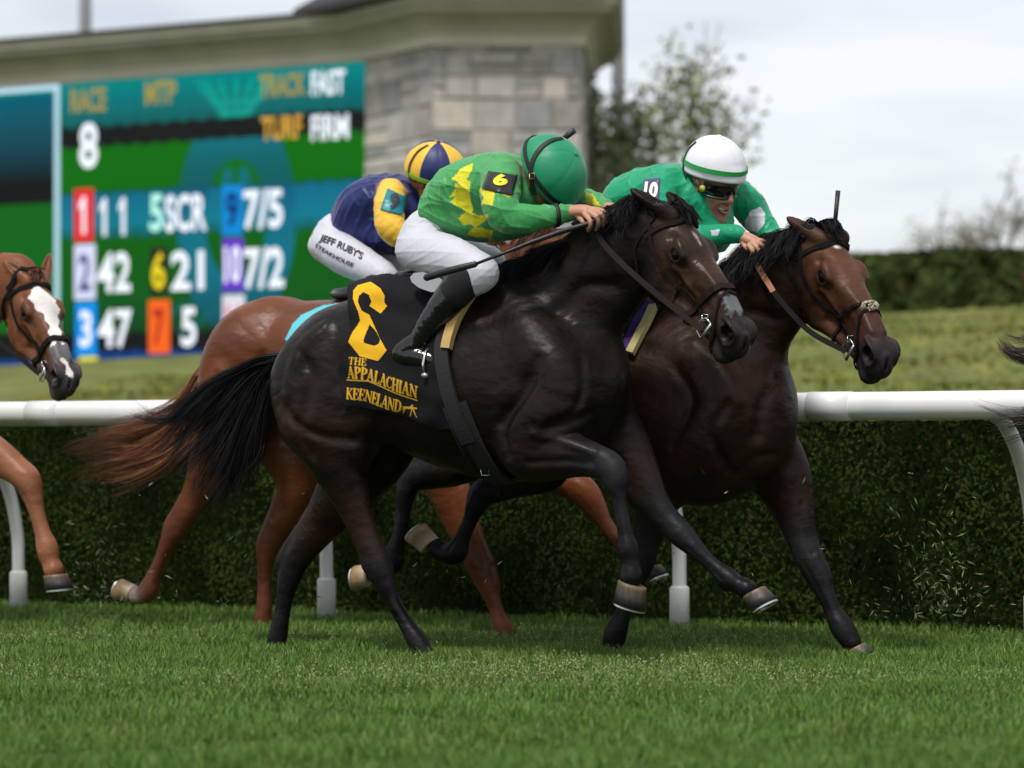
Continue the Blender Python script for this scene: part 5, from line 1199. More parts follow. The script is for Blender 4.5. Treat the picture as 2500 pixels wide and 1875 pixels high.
# ================================================================== riders
M_skin = mat('skin', attr=True, rough=.5, bump=.15, bscale=70, spec=.35)
SK = np.array((.46, .25, .165)); SKD = np.array((.24, .11, .065))
def fabric(name, rough=.55, bump=.55, bs=9, bd=.02, stretch=(1, 1, 1), spec=.3, sheen=.15):
    return mat(name, attr=True, ridged=True, rough=rough, bump=bump, bscale=bs, bdist=bd, stretch=stretch, spec=spec, sheen=sheen)
M_silk = fabric('silk', .42, .5, 16, .010); M_breech = fabric('breeches_cloth', .5, .5, 22, .006, (1.8, 1, .7)); M_boot = mat('boot_leather', (.007, .007, .008), .13, spec=.6, bump=.2, bscale=7, bdist=.02)
M_sock = mat('boot_sock', (.006, .006, .008), .9)
def wl2l(fr, v): v = np.asarray(v, float); return np.array((v @ D, v @ NN, v[2]))
def box_of(fr, lists, pad=.12):
    P = np.array([n[:3] for L in lists for n in fr.nodes(L)]); return P.min(0) - pad, P.max(0) + pad
def wrinkle(f, amp, dirs, seed=0):
    """folds of cloth: warped ridges about the given directions, fading in and out"""
    rng = np.random.default_rng(seed); W = []
    for d in dirs:
        for _ in range(2): W.append((unit(rng.normal(size=3)*.45 + np.array(d, float))*rng.uniform(55, 120), rng.uniform(0, 6.28), rng.normal(size=3)*11, rng.normal(size=3)*13))
    def fn(X, Y, Z):
        s = 0
        for k, p, q, m in W:
            r = np.abs(np.sin(.5*(k[0]*X + k[1]*Y + k[2]*Z + p + 2.6*np.sin(q[0]*X + q[1]*Y + q[2]*Z + p)))); msk = .5 + .5*np.sin(m[0]*X + m[1]*Y + m[2]*Z + 2*p)
            s = s - (np.exp(-r*2.4) - .35)*msk
        return s*amp
    f.displace(fn)
def finger(f, fr, pts, r0=.0092, r1=.0068, col=None):
    P = [fr.L(*p) for p in pts]; n = len(P); f.chain([(*p, r0 + (r1-r0)*i/(n-1)) for i, p in enumerate(P)], k=.004, sub=3, col=col)
def nodes_m(fr, L):     # (px, py, y, r metres)
    return [(*fr.L(*n[:3]), n[3], *(n[4:] if len(n) > 4 else ())) for n in L]
def head_person(f, c, fwd, up, s=1.0, skin=SK, smile=False):
    u = unit(up); w_ = unit(fwd - u*(np.dot(fwd, u))); l = np.cross(u, w_); R = np.stack((w_, l, u))
    T = lambda p: c + s*(np.asarray(p, float) @ R)
    def el(c_, r, k=.012, **kw): f.ell(T(c_), np.array(r)*s, k=k, R=R, **kw)
    def ch(nd, k=.008, **kw): f.chain([(*T(n[:3]), n[3]*s) for n in nd], k=k, **kw)
    el((-.01, 0, .03), (.098, .076, .095)); el((.035, 0, -.045), (.058, .058, .075), k=.02)
    ch([(.062,0,-.098,.022),(.075,0,-.105,.018),(.045,.035,-.085,.018),(.0,.058,-.05,.016)], k=.02)
    ch([(.045,-.035,-.085,.018),(.0,-.058,-.05,.016)], k=.02); ch([(.072,0,-.104,.019),(.045,-.035,-.085,.017)], k=.02)
    for sg in (-1, 1):
        ch([(.076,sg*.03,-.022,.018),(.060,sg*.046,-.018,.017)], k=.014)         # cheekbones
        ch([(.088,sg*.012,.028,.008),(.082,sg*.038,.030,.008),(.070,sg*.052,.018,.007)], k=.010)  # brow
        el((.088, sg*.031, .012), (.012, .016, .009), k=.008, op='sub')
        el((.080, sg*.031, .011), (.012, .014, .008), k=.004)
        ch([(.100,sg*.010,-.026,.0075),(.094,sg*.015,-.028,.006)], k=.005)
        # ears
        ch([(-.012,sg*.078,.018,.008),(.003,sg*.082,.030,.007),(.012,sg*.081,.018,.006),(.006,sg*.078,-.008,.008),(-.006,sg*.079,-.004,.008),(-.012,sg*.078,.018,.007)], k=.006)
        el((-.002, sg*.078, .010), (.014, .006, .020), k=.004)
    ch([(.092,0,.024,.009),(.104,0,.0,.009),(.115,0,-.018,.0105),(.108,0,-.026,.010)], k=.008, col=skin*np.array((1.1,.9,.85)), tau=.006)
    if smile:
        ch([(.080,-.032,-.048,.005),(.098,-.016,-.060,.007),(.102,0,-.064,.0075),(.098,.016,-.060,.007),(.080,.032,-.048,.005)], k=.005, op='sub')
        ch([(.078,-.034,-.050,.0045),(.099,-.014,-.070,.006),(.102,0,-.073,.0065),(.099,.014,-.070,.006),(.078,.034,-.050,.0045)], k=.004, col=np.array((.34,.14,.10)), tau=.004)
        ch([(.079,-.032,-.044,.004),(.101,-.012,-.051,.0045),(.104,0,-.052,.005),(.101,.012,-.051,.0045),(.079,.032,-.044,.004)], k=.004, col=np.array((.34,.15,.11)), tau=.004)
        for sg in (-1, 1): ch([(.092,sg*.020,-.028,.006),(.080,sg*.040,-.040,.006),(.070,sg*.042,-.060,.006)], k=.010)
    else:
        ch([(.086,-.022,-.062,.005),(.100,0,-.060,.006),(.086,.022,-.062,.005)], k=.005, col=np.array((.34,.11,.09)), tau=.004)
    return T, R
def helmet(root, c, up, fwd, rad, panels, mats, band=None, btn=None, seam=None, peak=.3, low=1.75, name='helmet', phase=0.0):
    """cap-covered skull helmet; panels: number of segments with alternating materials"""
    u = unit(up); w_ = unit(fwd - u*(np.dot(fwd, u))); l = np.cross(u, w_); R = np.stack((w_, l, u)); n, m = 96, 34; V = []; Fc = []
    def pt(th, ph, k=1.0):
        x, y, z = math.sin(th)*math.cos(ph), math.sin(th)*math.sin(ph), math.cos(th)
        fr_ = max(0, math.cos(ph))**6*max(0, math.sin((th-1.2)*1.6) if th > 1.2 else 0)
        r = np.array(rad)*k*(1 + .004*math.sin(ph*panels)*0); p = np.array((x*r[0]*(1 + peak*fr_), y*r[1], z*r[2] - .0*fr_)); return c + p @ R
    ths = [low*i/m for i in range(m+1)]
    for th in ths:
        for j in range(n): 
            ph = 2*PI*j/n; V.append(pt(th, ph, 1 - .010*math.exp(-((((ph*panels/(2*PI)) + .5) % 1 - .5)*n/panels/1.1)**2)*(th > .08)))
    for i in range(m):
        for j in range(n): Fc.append((i*n+j, (i+1)*n+j, (i+1)*n+(j+1) % n, i*n+(j+1) % n))
    b = len(V)
    for j in range(n): V.append(pt(ths[-1], 2*PI*j/n, .90))
    for j in range(n): Fc.append((m*n+j, b+j, b+(j+1) % n, m*n+(j+1) % n))
    o = mesh_obj(name, V, Fc, None, root)
    for mm in mats: o.data.materials.append(mm)
    idx = np.zeros(len(o.data.polygons), np.int32)
    for q in range(m*n): idx[q] = int(((q % n) + .5)*panels/n + phase) % len(mats)
    o.data.polygons.foreach_set('material_index', idx)
    if band:
        mb = MB(); mb_pts = [pt(band[0], ph, 1.012) for ph in np.linspace(0, 2*PI, 60)]; P = np.array(mb_pts); h_ = band[1]
        Vb = []
        for p in P:
            nrm = unit(p - c); s_ = unit(u - nrm*(u @ nrm)); Vb += [p - s_*h_/2, p + s_*h_/2, p + s_*h_/2 + nrm*.003, p - s_*h_/2 + nrm*.003]
        Fb = [(i*4+k, (i+1)*4+k, (i+1)*4+(k+1) % 4, i*4+(k+1) % 4) for i in range(59) for k in range(4)]
        mesh_obj('band', Vb, Fb, band[2], o, False)
    if btn: sphere('button', c + np.array((0, 0, rad[2]*1.01)) @ R, (.010, .010, .005), btn, o, R)
    return o, R, pt
def capuv(fr, c, pt, px, py):
    best = None
    for th in np.linspace(.02, 1.85, 60):
        for ph in np.linspace(-PI, PI, 120, endpoint=False):
            p = pt(th, ph, 1.0); v = fr.wor(p)[0] - np.array((0, 0, HC)); w_ = fr.wor(c)[0]; n_ = unit(fr.wor(p)[0] - w_)
            if n_ @ v > .02*np.linalg.norm(v): continue
            q = fr.pix(p)[0]; d = (q[0]-px)**2 + (q[1]-py)**2
            if best is None or d < best[0]: best = (d, th, ph)
    return best[1:]
def cap_px(o, fr, c, pt, pts, w_, m_, name='strap'):
    P = []
    for px, py in pts:
        th, ph = capuv(fr, c, pt, px, py); P.append(pt(th, ph, 1.02))
    P = cr_spline(np.array(P), 6); V = []; T_ = unit(np.gradient(P, axis=0))
    for p, t in zip(P, T_):
        nrm = unit(p - c); s_ = unit(np.cross(t, nrm)); V += [p - s_*w_/2, p + s_*w_/2, p + s_*w_/2 + nrm*.003, p - s_*w_/2 + nrm*.003]
    mesh_obj(name, V, [(i*4+k, (i+1)*4+k, (i+1)*4+(k+1) % 4, i*4+(k+1) % 4) for i in range(len(P)-1) for k in range(4)], m_, o, False)
def cap_strap(o, pt, c, path, w_, m_, name='strap'):
    P = cr_spline(np.array([pt(th, ph, k) for th, ph, k in path]), 6); V = []
    T_ = unit(np.gradient(P, axis=0))
    for p, t in zip(P, T_):
        nrm = unit(p - c); s_ = unit(np.cross(t, nrm)); V += [p - s_*w_/2, p + s_*w_/2, p + s_*w_/2 + nrm*.003, p - s_*w_/2 + nrm*.003]
    Fc = [(i*4+k, (i+1)*4+k, (i+1)*4+(k+1) % 4, i*4+(k+1) % 4) for i in range(len(P)-1) for k in range(4)]
    mesh_obj(name, V, Fc, m_, o, False)
def patch(f, fr, corners, off, m_, parent, name, n=14, ymin=-.7, th=.002):
    c = np.array(corners, float); V = []; u = np.linspace(0, 1, n); U, W = np.meshgrid(u, u)
    X = (c[0]*(1-U[..., None])*(1-W[..., None]) + c[1]*U[..., None]*(1-W[..., None]) + c[2]*U[..., None]*W[..., None] + c[3]*(1-U[..., None])*W[..., None]).reshape(-1, 2)
    P, ok = f.hit(fr, X[:, 0], X[:, 1], off, ymin=ymin); nr = f.grad(P, .02); q = np.array([(i*n+j, (i+1)*n+j, (i+1)*n+j+1, i*n+j+1) for i in range(n-1) for j in range(n-1)])
    k = n*n; bd = [(0*n+j) for j in range(n)] + [(i*n+n-1) for i in range(1, n)] + [((n-1)*n+j) for j in range(n-2, -1, -1)] + [i*n for i in range(n-2, 0, -1)]
    rim = np.array([(bd[i], bd[(i+1) % len(bd)], bd[(i+1) % len(bd)]+k, bd[i]+k) for i in range(len(bd))])
    return mesh_obj(name, np.concatenate((P, P - nr*th)), np.concatenate((q, q[:, ::-1] + k, rim)), m_, parent)
def surf_text(f, fr, txt, origin, du, dv, off, m_, parent, name='lettering', bold=.02, curve=0.0, ymin=-.7, shear=0):
    """origin, du (whole width) and dv (height) in picture points"""
    V, Fc = text_mesh(txt, bold); o, du, dv = (np.array(q, float) for q in (origin, du, dv))
    # split long faces so that the letters follow the cloth
    import bmesh
    bm = bmesh.new(); vs = [bm.verts.new((v[0]*np.linalg.norm(du), v[1]*np.linalg.norm(dv), 0)) for v in V]
    for q in Fc:
        try: bm.faces.new([vs[i] for i in q])
        except ValueError: pass
    bmesh.ops.triangulate(bm, faces=bm.faces[:])
    for _ in range(3):
        es = [e for e in bm.edges if e.calc_length() > 7]
        if not es: break
        bmesh.ops.subdivide_edges(bm, edges=es, cuts=1); bmesh.ops.triangulate(bm, faces=[q for q in bm.faces if len(q.verts) > 3])
    W = np.array([v.co[:2] for v in bm.verts])/np.array((np.linalg.norm(du), np.linalg.norm(dv))); bm.verts.index_update(); T_ = np.array([[v.index for v in q.verts] for q in bm.faces]); bm.free()
    X = o + W[:, :1]*du + W[:, 1:]*dv + (4*W[:, :1]*(1-W[:, :1]))*curve*unit(dv)
    P, ok = f.hit(fr, X[:, 0], X[:, 1], off, ymin=ymin)
    return mesh_obj(name, P, T_, m_, parent, False)
def garment(name, fr, groups, h, m_, root, base, paint=None, wr=None, cut=(), pad=.10):
    lo, hi = box_of(fr, [g[0] for g in groups], pad); f = Field(lo, hi, h)
    for g in groups: f.chain(fr.nodes(g[0]), k=g[1], col=(g[2] if len(g) > 2 else None), tau=.006)
    if wr: wrinkle(f, *wr)
    for g in cut: f.chain(fr.nodes(g[0]), k=g[1], op='sub')
    V, Q, C = f.mesh(base)
    if paint: C = paint(V, C, fr)
    return f, mesh_obj(name, V, Q, m_, root, True, C)
WHT = np.array((.54, .55, .61)); M_strapb = mat('elastic_black', (.008, .008, .009), .6); M_gold = mat('brass', (.55, .40, .18), .35, metal=.8)

# ------------------------------------------------------------------ rider in green and yellow
fr = FR6
rid6 = empty('person', 'crouched rider in green silks with yellow zigzag patches and green cap, head tucked down', 'person', (*FR6.o[:2], 0), ANG, 'race riders crouched over their horses')
GRN = np.array((.050, .30, .085)); YL = np.array((.66, .60, .015))
def P6(L): return [(1000 + x/4.366, 320 + y/4.366) for x, y in L]
ypoly = [P6(p) for p in ([(455,510),(500,470),(540,410),(600,380),(660,350),(655,410),(610,500),(560,535)], [(560,530),(640,550),(625,640),(635,740),(665,825),(640,865),(600,845),(540,800),(500,790),(455,750),(500,695),(440,708),(500,620),(490,580)],
    [(540,930),(610,870),(680,885),(740,905),(820,890),(790,960),(740,990),(700,1030),(660,990),(590,1000)], [(700,1030),(760,1030),(810,1055),(875,1060),(850,1145),(790,1125),(720,1130),(630,1105),(660,1060)],
    [(850,1150),(940,1180),(900,1210),(845,1220)], [(750,620),(800,600),(850,565),(930,590),(900,640),(890,720),(875,780),(775,765),(795,700),(770,670)], [(930,595),(1010,600),(1060,640),(1090,690),(1040,700),(990,670)], [(1885,660),(1960,680),(1990,740),(2030,790),(1895,775)])]
ypoly = [[(np.mean([a[0] for a in p]) + (x - np.mean([a[0] for a in p]))*1.16, np.mean([a[1] for a in p]) + (y - np.mean([a[1] for a in p]))*1.10) for x, y in p] for p in ypoly]
def jpaint(V, C, fr):
    q = fr.pix(V)
    for p in ypoly:
        m_ = inpoly(q[:, 0] + .8*np.sin(q[:, 1]*.9), q[:, 1] + .8*np.sin(q[:, 0]*.9), p); C[m_] = YL
    return C
jers6 = [([(1080,512,0,54,1.5),(1125,474,0,72,1.45),(1180,458,0,80,1.4),(1235,458,0,84,1.4),(1285,480,0,60,1.4)], .03, GRN),
         ([(1100,530,0,48,1.5),(1170,530,0,62,1.4),(1235,540,0,48,1.3),(1280,545,0,32,1.2)], .05, GRN),
         ([(1225,420,-.12,48),(1222,455,-.20,50),(1222,500,-.27,47),(1240,530,-.27,42),(1290,533,-.23,36),(1340,528,-.18,29),(1378,522,-.14,24),(1394,521,-.125,22)], .02, GRN),
         ([(1250,430,.12,48),(1320,460,.20,44),(1390,490,.22,36),(1440,492,.16,28),(1475,505,.10,22)], .02, GRN)]
f_j6, o_ = garment('jersey', fr, jers6, .0032, M_silk, rid6, GRN, jpaint, (.0046, [(1, 0, .3), (.2, .4, 1), (1, -.3, -.6)], 3))
br6 = [([(1025,610,0,54,1.5),(1050,565,0,58,1.45),(1085,545,0,50,1.4)], .03), ([(1028,612,-.10,54),(1085,625,-.17,56),(1140,645,-.22,48),(1172,662,-.24,43),(1172,672,-.245,40)], .03), ([(1172,668,-.24,40),(1150,690,-.25,34)], .03),
       ([(1040,605,.10,52),(1110,620,.19,52),(1190,645,.24,42)], .03), ([(1190,645,.24,40),(1160,690,.25,36),(1110,750,.25,30)], .03)]
f_b6, o_ = garment('breeches', fr, br6, .0035, M_breech, rid6, WHT, None, (.0024, [(.7, .1, 1), (-.5, 0, 1)], 5))
def boots(fr, root, legs, top_m=M_sock):
    for g, t, cutp in legs:
        lo, hi = box_of(fr, [g], .08); f = Field(lo, hi, .0035)
        f.chain(fr.nodes(g), k=.015); wrinkle(f, .0013, [(0, 0, 1), (1, 0, .5)], 8)
        nn = fr.nodes(g); a = np.array(nn[-1][:3]); b_ = np.array(nn[-3][:3])
        V, Q, C = f.mesh(); o = mesh_obj('boot', V, Q, M_boot, root)
        hl = np.array(nn[-4][:3]); sl = MB(); sl.tube([hl + (0, 0, -.030), b_ + (0, 0, -.030), a + (0, 0, -.022)], [.022, .024, .014], 12); sl.build('sole', M_leather, o)
        lo, hi = box_of(fr, [t], .08); f = Field(lo, hi, .004); f.chain(fr.nodes(t), k=.01); V, Q, C = f.mesh(); mesh_obj('boot_top', V, Q, top_m, o)
    return
nb6 = [(1116,702,-.265,40),(1090,740,-.27,40),(1056,785,-.27,36),(1025,828,-.265,29),(1006,846,-.265,30),(984,862,-.265,28),(1010,869,-.265,30),(1046,878,-.265,26),(1084,888,-.265,18)]
boots(fr, rid6, [(nb6, [(1156,672,-.255,34),(1134,690,-.262,42),(1110,716,-.268,42)], None),
                 ([(x+90, y, .27, r) for x, y, _, r in nb6], [(1250,668,.265,36),(1235,690,.27,42),(1212,716,.27,43)], None)])
# hands and head share one body with neck, trunk and limbs under the cloth
def body_core(f, fr, chains):
    for g in chains: f.chain(fr.nodes(g), k=.02)
core6 = [[(1085,515,0,34,1.4),(1180,465,0,48,1.4),(1240,465,0,46,1.4),(1290,470,0,30),(1320,470,-.01,26)], [(1225,440,-.14,26),(1222,510,-.26,24),(1300,532,-.22,20),(1385,520,-.13,16.5)],
         [(1250,440,.12,26),(1380,490,.22,20),(1480,508,.09,15)], [(1040,600,-.08,34),(1150,648,-.22,28),(1110,725,-.26,22),(1020,835,-.262,17)], [(1040,600,.08,34),(1170,640,.22,28),(1190,725,.26,22),(1110,835,.262,17)]]
lo, hi = box_of(fr, core6, .16); hi[0] = max(hi[0], fr.L(1530, 500, 0)[0]); f = Field(lo, hi, .0035); body_core(f, fr, core6)
up6 = wl2l(fr, (.62, -.50, .40)); fw6 = wl2l(fr, (.50, -.05, -.80)); c6 = fr.L(1322, 440, -.03)
T6, RR6 = head_person(f, c6, fw6, up6, .98, SKD)
# near hand closed on the rein and stick
K = SK*np.array((1.05, 1, 1))
f.chain(fr.nodes([(1380,520,-.13,15,1.15),(1405,517,-.13,17,1.3),(1430,517,-.13,17,1.5),(1445,521,-.128,14,1.6)]), k=.006, col=K, tau=.02)
for pts in ([(1440,512,-.155),(1462,519,-.165),(1474,532,-.165),(1472,550,-.150)], [(1438,518,-.165),(1456,530,-.175),(1462,545,-.172),(1456,560,-.155)],
            [(1446,510,-.135),(1468,514,-.145),(1482,526,-.148),(1480,544,-.135)], [(1428,524,-.165),(1440,538,-.178),(1442,552,-.175),(1436,562,-.158)]):
    finger(f, fr, pts, .0098, .0076, K)
finger(f, fr, [(1412,528,-.145),(1424,542,-.155),(1432,552,-.150),(1440,556,-.140)], .0105, .008, K)
f.chain(fr.nodes([(1478,507,.09,14),(1500,512,.08,16,1.2),(1518,516,.075,14,1.4)]), k=.006, col=K, tau=.02)
for pts in ([(1515,508,.06),(1530,518,.05),(1532,534,.06)], [(1512,514,.05),(1524,528,.04),(1522,542,.05)], [(1516,506,.08),(1534,514,.075),(1538,530,.08)], [(1506,518,.045),(1514,534,.035),(1510,546,.045)], [(1498,520,.07),(1506,534,.06),(1516,540,.06)]): finger(f, fr, pts, .0098, .0076, K)
V, Q, C = f.mesh(SK*.75); mesh_obj('body', V, Q, M_skin, rid6, True, C)
M_capg = mat('cap_green', (.0, .235, .105), .5, bump=.5, bscale=10, bdist=.012, sheen=.1)
ch6 = c6 + up6*.028; o6h, Rh, pt = helmet(rid6, fr.L(1345, 420, -.03), up6, fw6, (.146, .132, .130), 6, [M_capg], band=(1.52, .016, M_strapb), btn=M_capg, peak=.10, low=1.72)
hc_ = fr.L(1345, 420, -.03)
cap_px(o6h, FR6, hc_, pt, [(1308,476), (1300,448), (1297,415), (1305,385), (1325,358), (1350,344), (1372,340)], .017, M_strapb)
q = pt(*capuv(FR6, hc_, pt, 1300, 428), 1.045); MB().tube([q + np.array(o)*.010 for o in ((-1,-.2,1),(1,-.2,1),(1,-.2,-1),(-1,-.2,-1),(-1,-.2,1))], .0016, 6).build('strap_buckle', M_gold, o6h)
# arm band with the number, cuff band, whip
patch(f_j6, fr, P6([(840,425),(1155,468),(1098,685),(765,612)]), .005, mat('armband_black', (.010, .010, .011), .35), rid6, 'arm_band')
surf_text(f_j6, fr, '6', P6([(895,585)])[0], (36, -3), (-4, -28), .0085, mat('numeral_yellow', tuple(YL), .5), rid6, 'arm_number', .06)
m = MB(); nn = np.array([n[:4] for n in fr.nodes([(1352,526,-.168,30),(1362,525,-.158,29.5)])]); m.tube([nn[0, :3], nn[1, :3]], [nn[0, 3], nn[1, 3]], 28); m.build('cuff_band', M_strapb, rid6)
M_whip = mat('whip_black', (.010, .010, .011), .45, bump=.5, bscale=60); 
wp = empty('riding_whip', 'black padded whip in the green rider\'s hand, lying across the white thigh', 'whip', (*FR6.o[:2], 0), ANG, 'riding whips')
wpts = [(1040,678,-.40),(1100,660,-.39),(1160,645,-.38),(1165,643,-.38),(1230,618,-.34),(1295,592,-.30),(1370,565,-.25),(1430,548,-.175),(1475,528,-.155),(1520,508,-.15)]
Wp = [FR6.L(*p) for p in wpts]
MB().tube([Wp[0] - unit(Wp[1]-Wp[0])*.008, Wp[0], Wp[1], Wp[2], Wp[3]], [.007, .0135, .0135, .0115, .007], 14).build('padded_flap', M_whip, wp)
MB().tube(Wp[3:], [.0055, .0062, .0085, .0092, .0098, .0105, .0125], 14).build('shaft', M_whip, wp)
mg = MB()
for t in np.linspace(.05, .95, 22):
    a = Wp[5]*(1-t) + Wp[7]*t; d = unit(Wp[7]-Wp[5]); mg.tube([a - d*.0012, a + d*.0012], .0098, 12)
mg.build('grip_binding', mat('binding', (.05, .05, .05), .5), wp)
# stirrup
st6 = MB().tube([FR6.L(1078, 818, -.285), FR6.L(1066, 850, -.29), FR6.L(1056, 886, -.295)], .004, 8).build('stirrup_leather', M_leather, r6)
c = FR6.L(1050, 896, -.265); ir = MB(); ir.tube([c + np.array((.0, y_, z_)) for y_, z_ in ((-.045, -.03), (-.055, .01), (-.035, .055), (0, .075), (.035, .055), (.055, .01), (.045, -.03))], .005, 8); ir.tube([c + np.array((0, -.05, -.032)), c + np.array((0, .05, -.032))], .010, 10); ir.build('stirrup', M_steel, r6)

# ------------------------------------------------------------------ rider in green with white cap
fr = FR10
rid10 = empty('person', 'smiling rider in green silks with white sleeve spots, goggles and a white cap', 'person', (*FR10.o[:2], 0), ANG, 'race riders crouched over their horses')
TEAL = np.array((.0, .285, .130))
wspots = [[(1833,515),(1856,505),(1868,520),(1866,545),(1850,568),(1820,560),(1818,540)], [(1875,590),(1892,562),(1915,585),(1930,605),(1905,625),(1880,612)], [(1735,562),(1758,560),(1752,576),(1738,574)]]
def jp10(V, C, fr):
    q = fr.pix(V)
    for p in wspots: C[inpoly(q[:, 0], q[:, 1], p)] = WHT*1.1
    return C
jers10 = [([(1505,530,0,52,1.4),(1545,490,0,66,1.45),(1610,475,0,72,1.4),(1680,480,0,76,1.4),(1730,510,0,56,1.4)], .03, TEAL),
          ([(1560,560,0,60,1.3),(1650,565,0,64,1.3),(1740,570,0,50,1.2)], .05, TEAL),
          ([(1620,450,-.13,46),(1600,520,-.24,44),(1640,580,-.27,40),(1710,580,-.20,32),(1760,572,-.15,26),(1800,572,-.12,23)], .02, TEAL),
          ([(1770,470,.10,44),(1815,490,.14,44),(1850,535,.18,38),(1890,590,.16,30),(1920,615,.13,24)], .02, TEAL)]
f_j10, o_ = garment('jersey', fr, jers10, .0035, M_silk, rid10, TEAL, jp10, (.0046, [(1, 0, .3), (.2, .4, 1), (1, -.3, -.6)], 7))
br10 = [([(1430,620,0,52,1.5),(1470,580,0,56,1.4),(1510,570,0,48,1.3)], .03), ([(1435,622,-.10,52),(1490,640,-.18,50),(1560,665,-.24,40),(1545,700,-.25,34)], .03), ([(1445,620,.10,52),(1520,635,.19,48),(1600,660,.24,40),(1570,705,.25,34)], .03)]
garment('breeches', fr, br10, .006, M_breech, rid10, WHT, None, (.0024, [(.7, .1, 1)], 5))
nb10 = [(1530,712,-.265,40),(1500,750,-.27,38),(1460,800,-.27,32),(1425,840,-.265,26),(1405,862,-.265,25),(1395,880,-.265,22),(1420,892,-.265,21),(1450,900,-.265,17),(1475,905,-.265,12)]
boots(fr, rid10, [(nb10, [(1555,690,-.255,36),(1545,705,-.262,42),(1528,728,-.268,42)], None), ([(x+90, y, .27, r) for x, y, _, r in nb10], [(1640,690,.265,34),(1630,705,.27,40),(1612,728,.27,40)], None)])
core10 = [[(1505,535,0,34,1.4),(1610,485,0,44,1.4),(1680,480,0,44,1.4),(1715,470,-.02,26),(1735,455,-.03,24)], [(1630,460,-.13,26),(1605,530,-.24,24),(1700,580,-.2,18),(1800,574,-.12,15)], [(1770,480,.10,26),(1850,540,.18,20),(1925,618,.12,15)],
          [(1440,620,-.08,34),(1550,660,-.23,26),(1500,745,-.26,22),(1430,835,-.26,16)], [(1440,620,.08,34),(1590,660,.23,26),(1590,745,.26,22),(1520,835,.26,16)]]
lo, hi = box_of(fr, core10, .17); f = Field(lo, hi, .003); body_core(f, fr, core10)
up10 = wl2l(fr, (.13, -.36, .92)); fw10 = wl2l(fr, (.62, -.75, -.22)); c10 = fr.L(1737, 456, -.05)
T10, RR10 = head_person(f, c10, fw10, up10, 1.0, SK, True)
f.chain(fr.nodes([(1795,574,-.12,14),(1815,580,-.115,16,1.2),(1838,590,-.11,16,1.5),(1850,598,-.11,13,1.5)]), k=.006, col=K, tau=.02)
for pts in ([(1845,590,-.135),(1862,600,-.142),(1866,616,-.135)], [(1838,596,-.145),(1852,610,-.152),(1850,624,-.142)], [(1850,586,-.115),(1870,592,-.12),(1876,608,-.115)], [(1828,600,-.148),(1838,614,-.155),(1834,626,-.145)], [(1812,592,-.13),(1822,606,-.14),(1832,614,-.135)]): finger(f, fr, pts, .0095, .0075, K)
f.chain(fr.nodes([(1922,616,.125,14),(1940,628,.12,16,1.2),(1958,640,.12,14,1.4)]), k=.006, col=K, tau=.02)
for pts in ([(1955,634,.10),(1970,646,.09),(1972,660,.10)], [(1950,640,.09),(1962,654,.08),(1960,668,.09)], [(1958,630,.12),(1976,640,.115),(1980,656,.12)], [(1944,644,.085),(1952,660,.075),(1948,672,.085)], [(1938,640,.11),(1946,654,.10),(1956,660,.10)]): finger(f, fr, pts, .0095, .0075, K)
V, Q, C = f.mesh(SK); mesh_obj('body', V, Q, M_skin, rid10, True, C)
# teeth, goggles
tp = [T10((.099 - .012*abs(a)**2*.9, a*.024, -.0575)) for a in np.linspace(-1, 1, 9)]; m = MB()
for i in range(8):
    p = (tp[i]+tp[i+1])/2; d = unit(tp[i+1]-tp[i]); m.tube([p - d*.0026, p + d*.0026], .0046, 8)
m.build('teeth', mat('teeth', (.66, .62, .52), .25), rid10)
def goggles(T, R, root, lens, frame, knob=None, strap_m=None):
    V = []; n = 26; rows = 7
    for r in range(rows):
        z = .036 - .050*r/(rows-1)
        for j in range(n):
            a = (j/(n-1) - .5)*2*1.22; cut = .016*max(0, 1 - abs(a)/.30)*(1 if r > 4 else 0)*(r-4)/2
            rx = .103 + .008*math.cos(a*1.0) - .004*abs(r-3)/3; V.append(T((rx*math.cos(a)*1.0 + .004, rx*.80*math.sin(a), z + cut)))
    Fc = [(i*n+j, (i+1)*n+j, (i+1)*n+j+1, i*n+j+1) for i in range(rows-1) for j in range(n-1)]
    k = len(V); V2 = [T(np.array(((v - T((0,0,0))) @ R.T)*np.array((.93, .93, 1)))) for v in V]
    bd = [j for j in range(n)] + [i*n+n-1 for i in range(1, rows)] + [(rows-1)*n+j for j in range(n-2, -1, -1)] + [i*n for i in range(rows-2, 0, -1)]
    Fc += [tuple(q + k for q in f_[::-1]) for f_ in Fc] + [(bd[(i+1) % len(bd)], bd[i], bd[i]+k, bd[(i+1) % len(bd)]+k) for i in range(len(bd))]
    g = mesh_obj('goggles', V + V2, Fc, lens, root)
    MB().tube([V[b] for b in bd + bd[:1]], .0042, 8).build('goggle_frame', frame, g)
    for sg in (-1, 1):
        e = T((.042, sg*.083, .012)); MB().tube([e, T((0, sg*.088, .018)), T((-.05, sg*.082, .022))], .005, 8).build('goggle_strap', frame, g)
        if knob: MB().tube([e, e + R[1]*sg*.009], [.013, .012], 16).build('vent_knob', knob, g)
    return g
M_lens = mat('lens_dark', (.004, .004, .006), .06, spec=.7, coat=.5); M_gfr = mat('goggle_rubber', (.012, .012, .014), .45); M_knob = mat('knob_yellow', (.50, .46, .06), .4)
goggles(T10, RR10, rid10, M_lens, M_gfr, M_knob)
M_capw = mat('cap_white', (.74, .75, .80), .5, bump=.4, bscale=9, bdist=.01); hc_ = fr.L(1743, 412, -.05)
oh, Rh, pt = helmet(rid10, hc_, up10, fw10, (.132, .118, .128), 6, [M_capw], band=(1.42, .017, mat('band_green', (.01, .28, .05), .5)), btn=M_capw, peak=.17, low=1.70)
cap_px(oh, FR10, hc_, pt, [(1676,436), (1670,412), (1672,390), (1682,366), (1700,348)], .010, M_strapb)
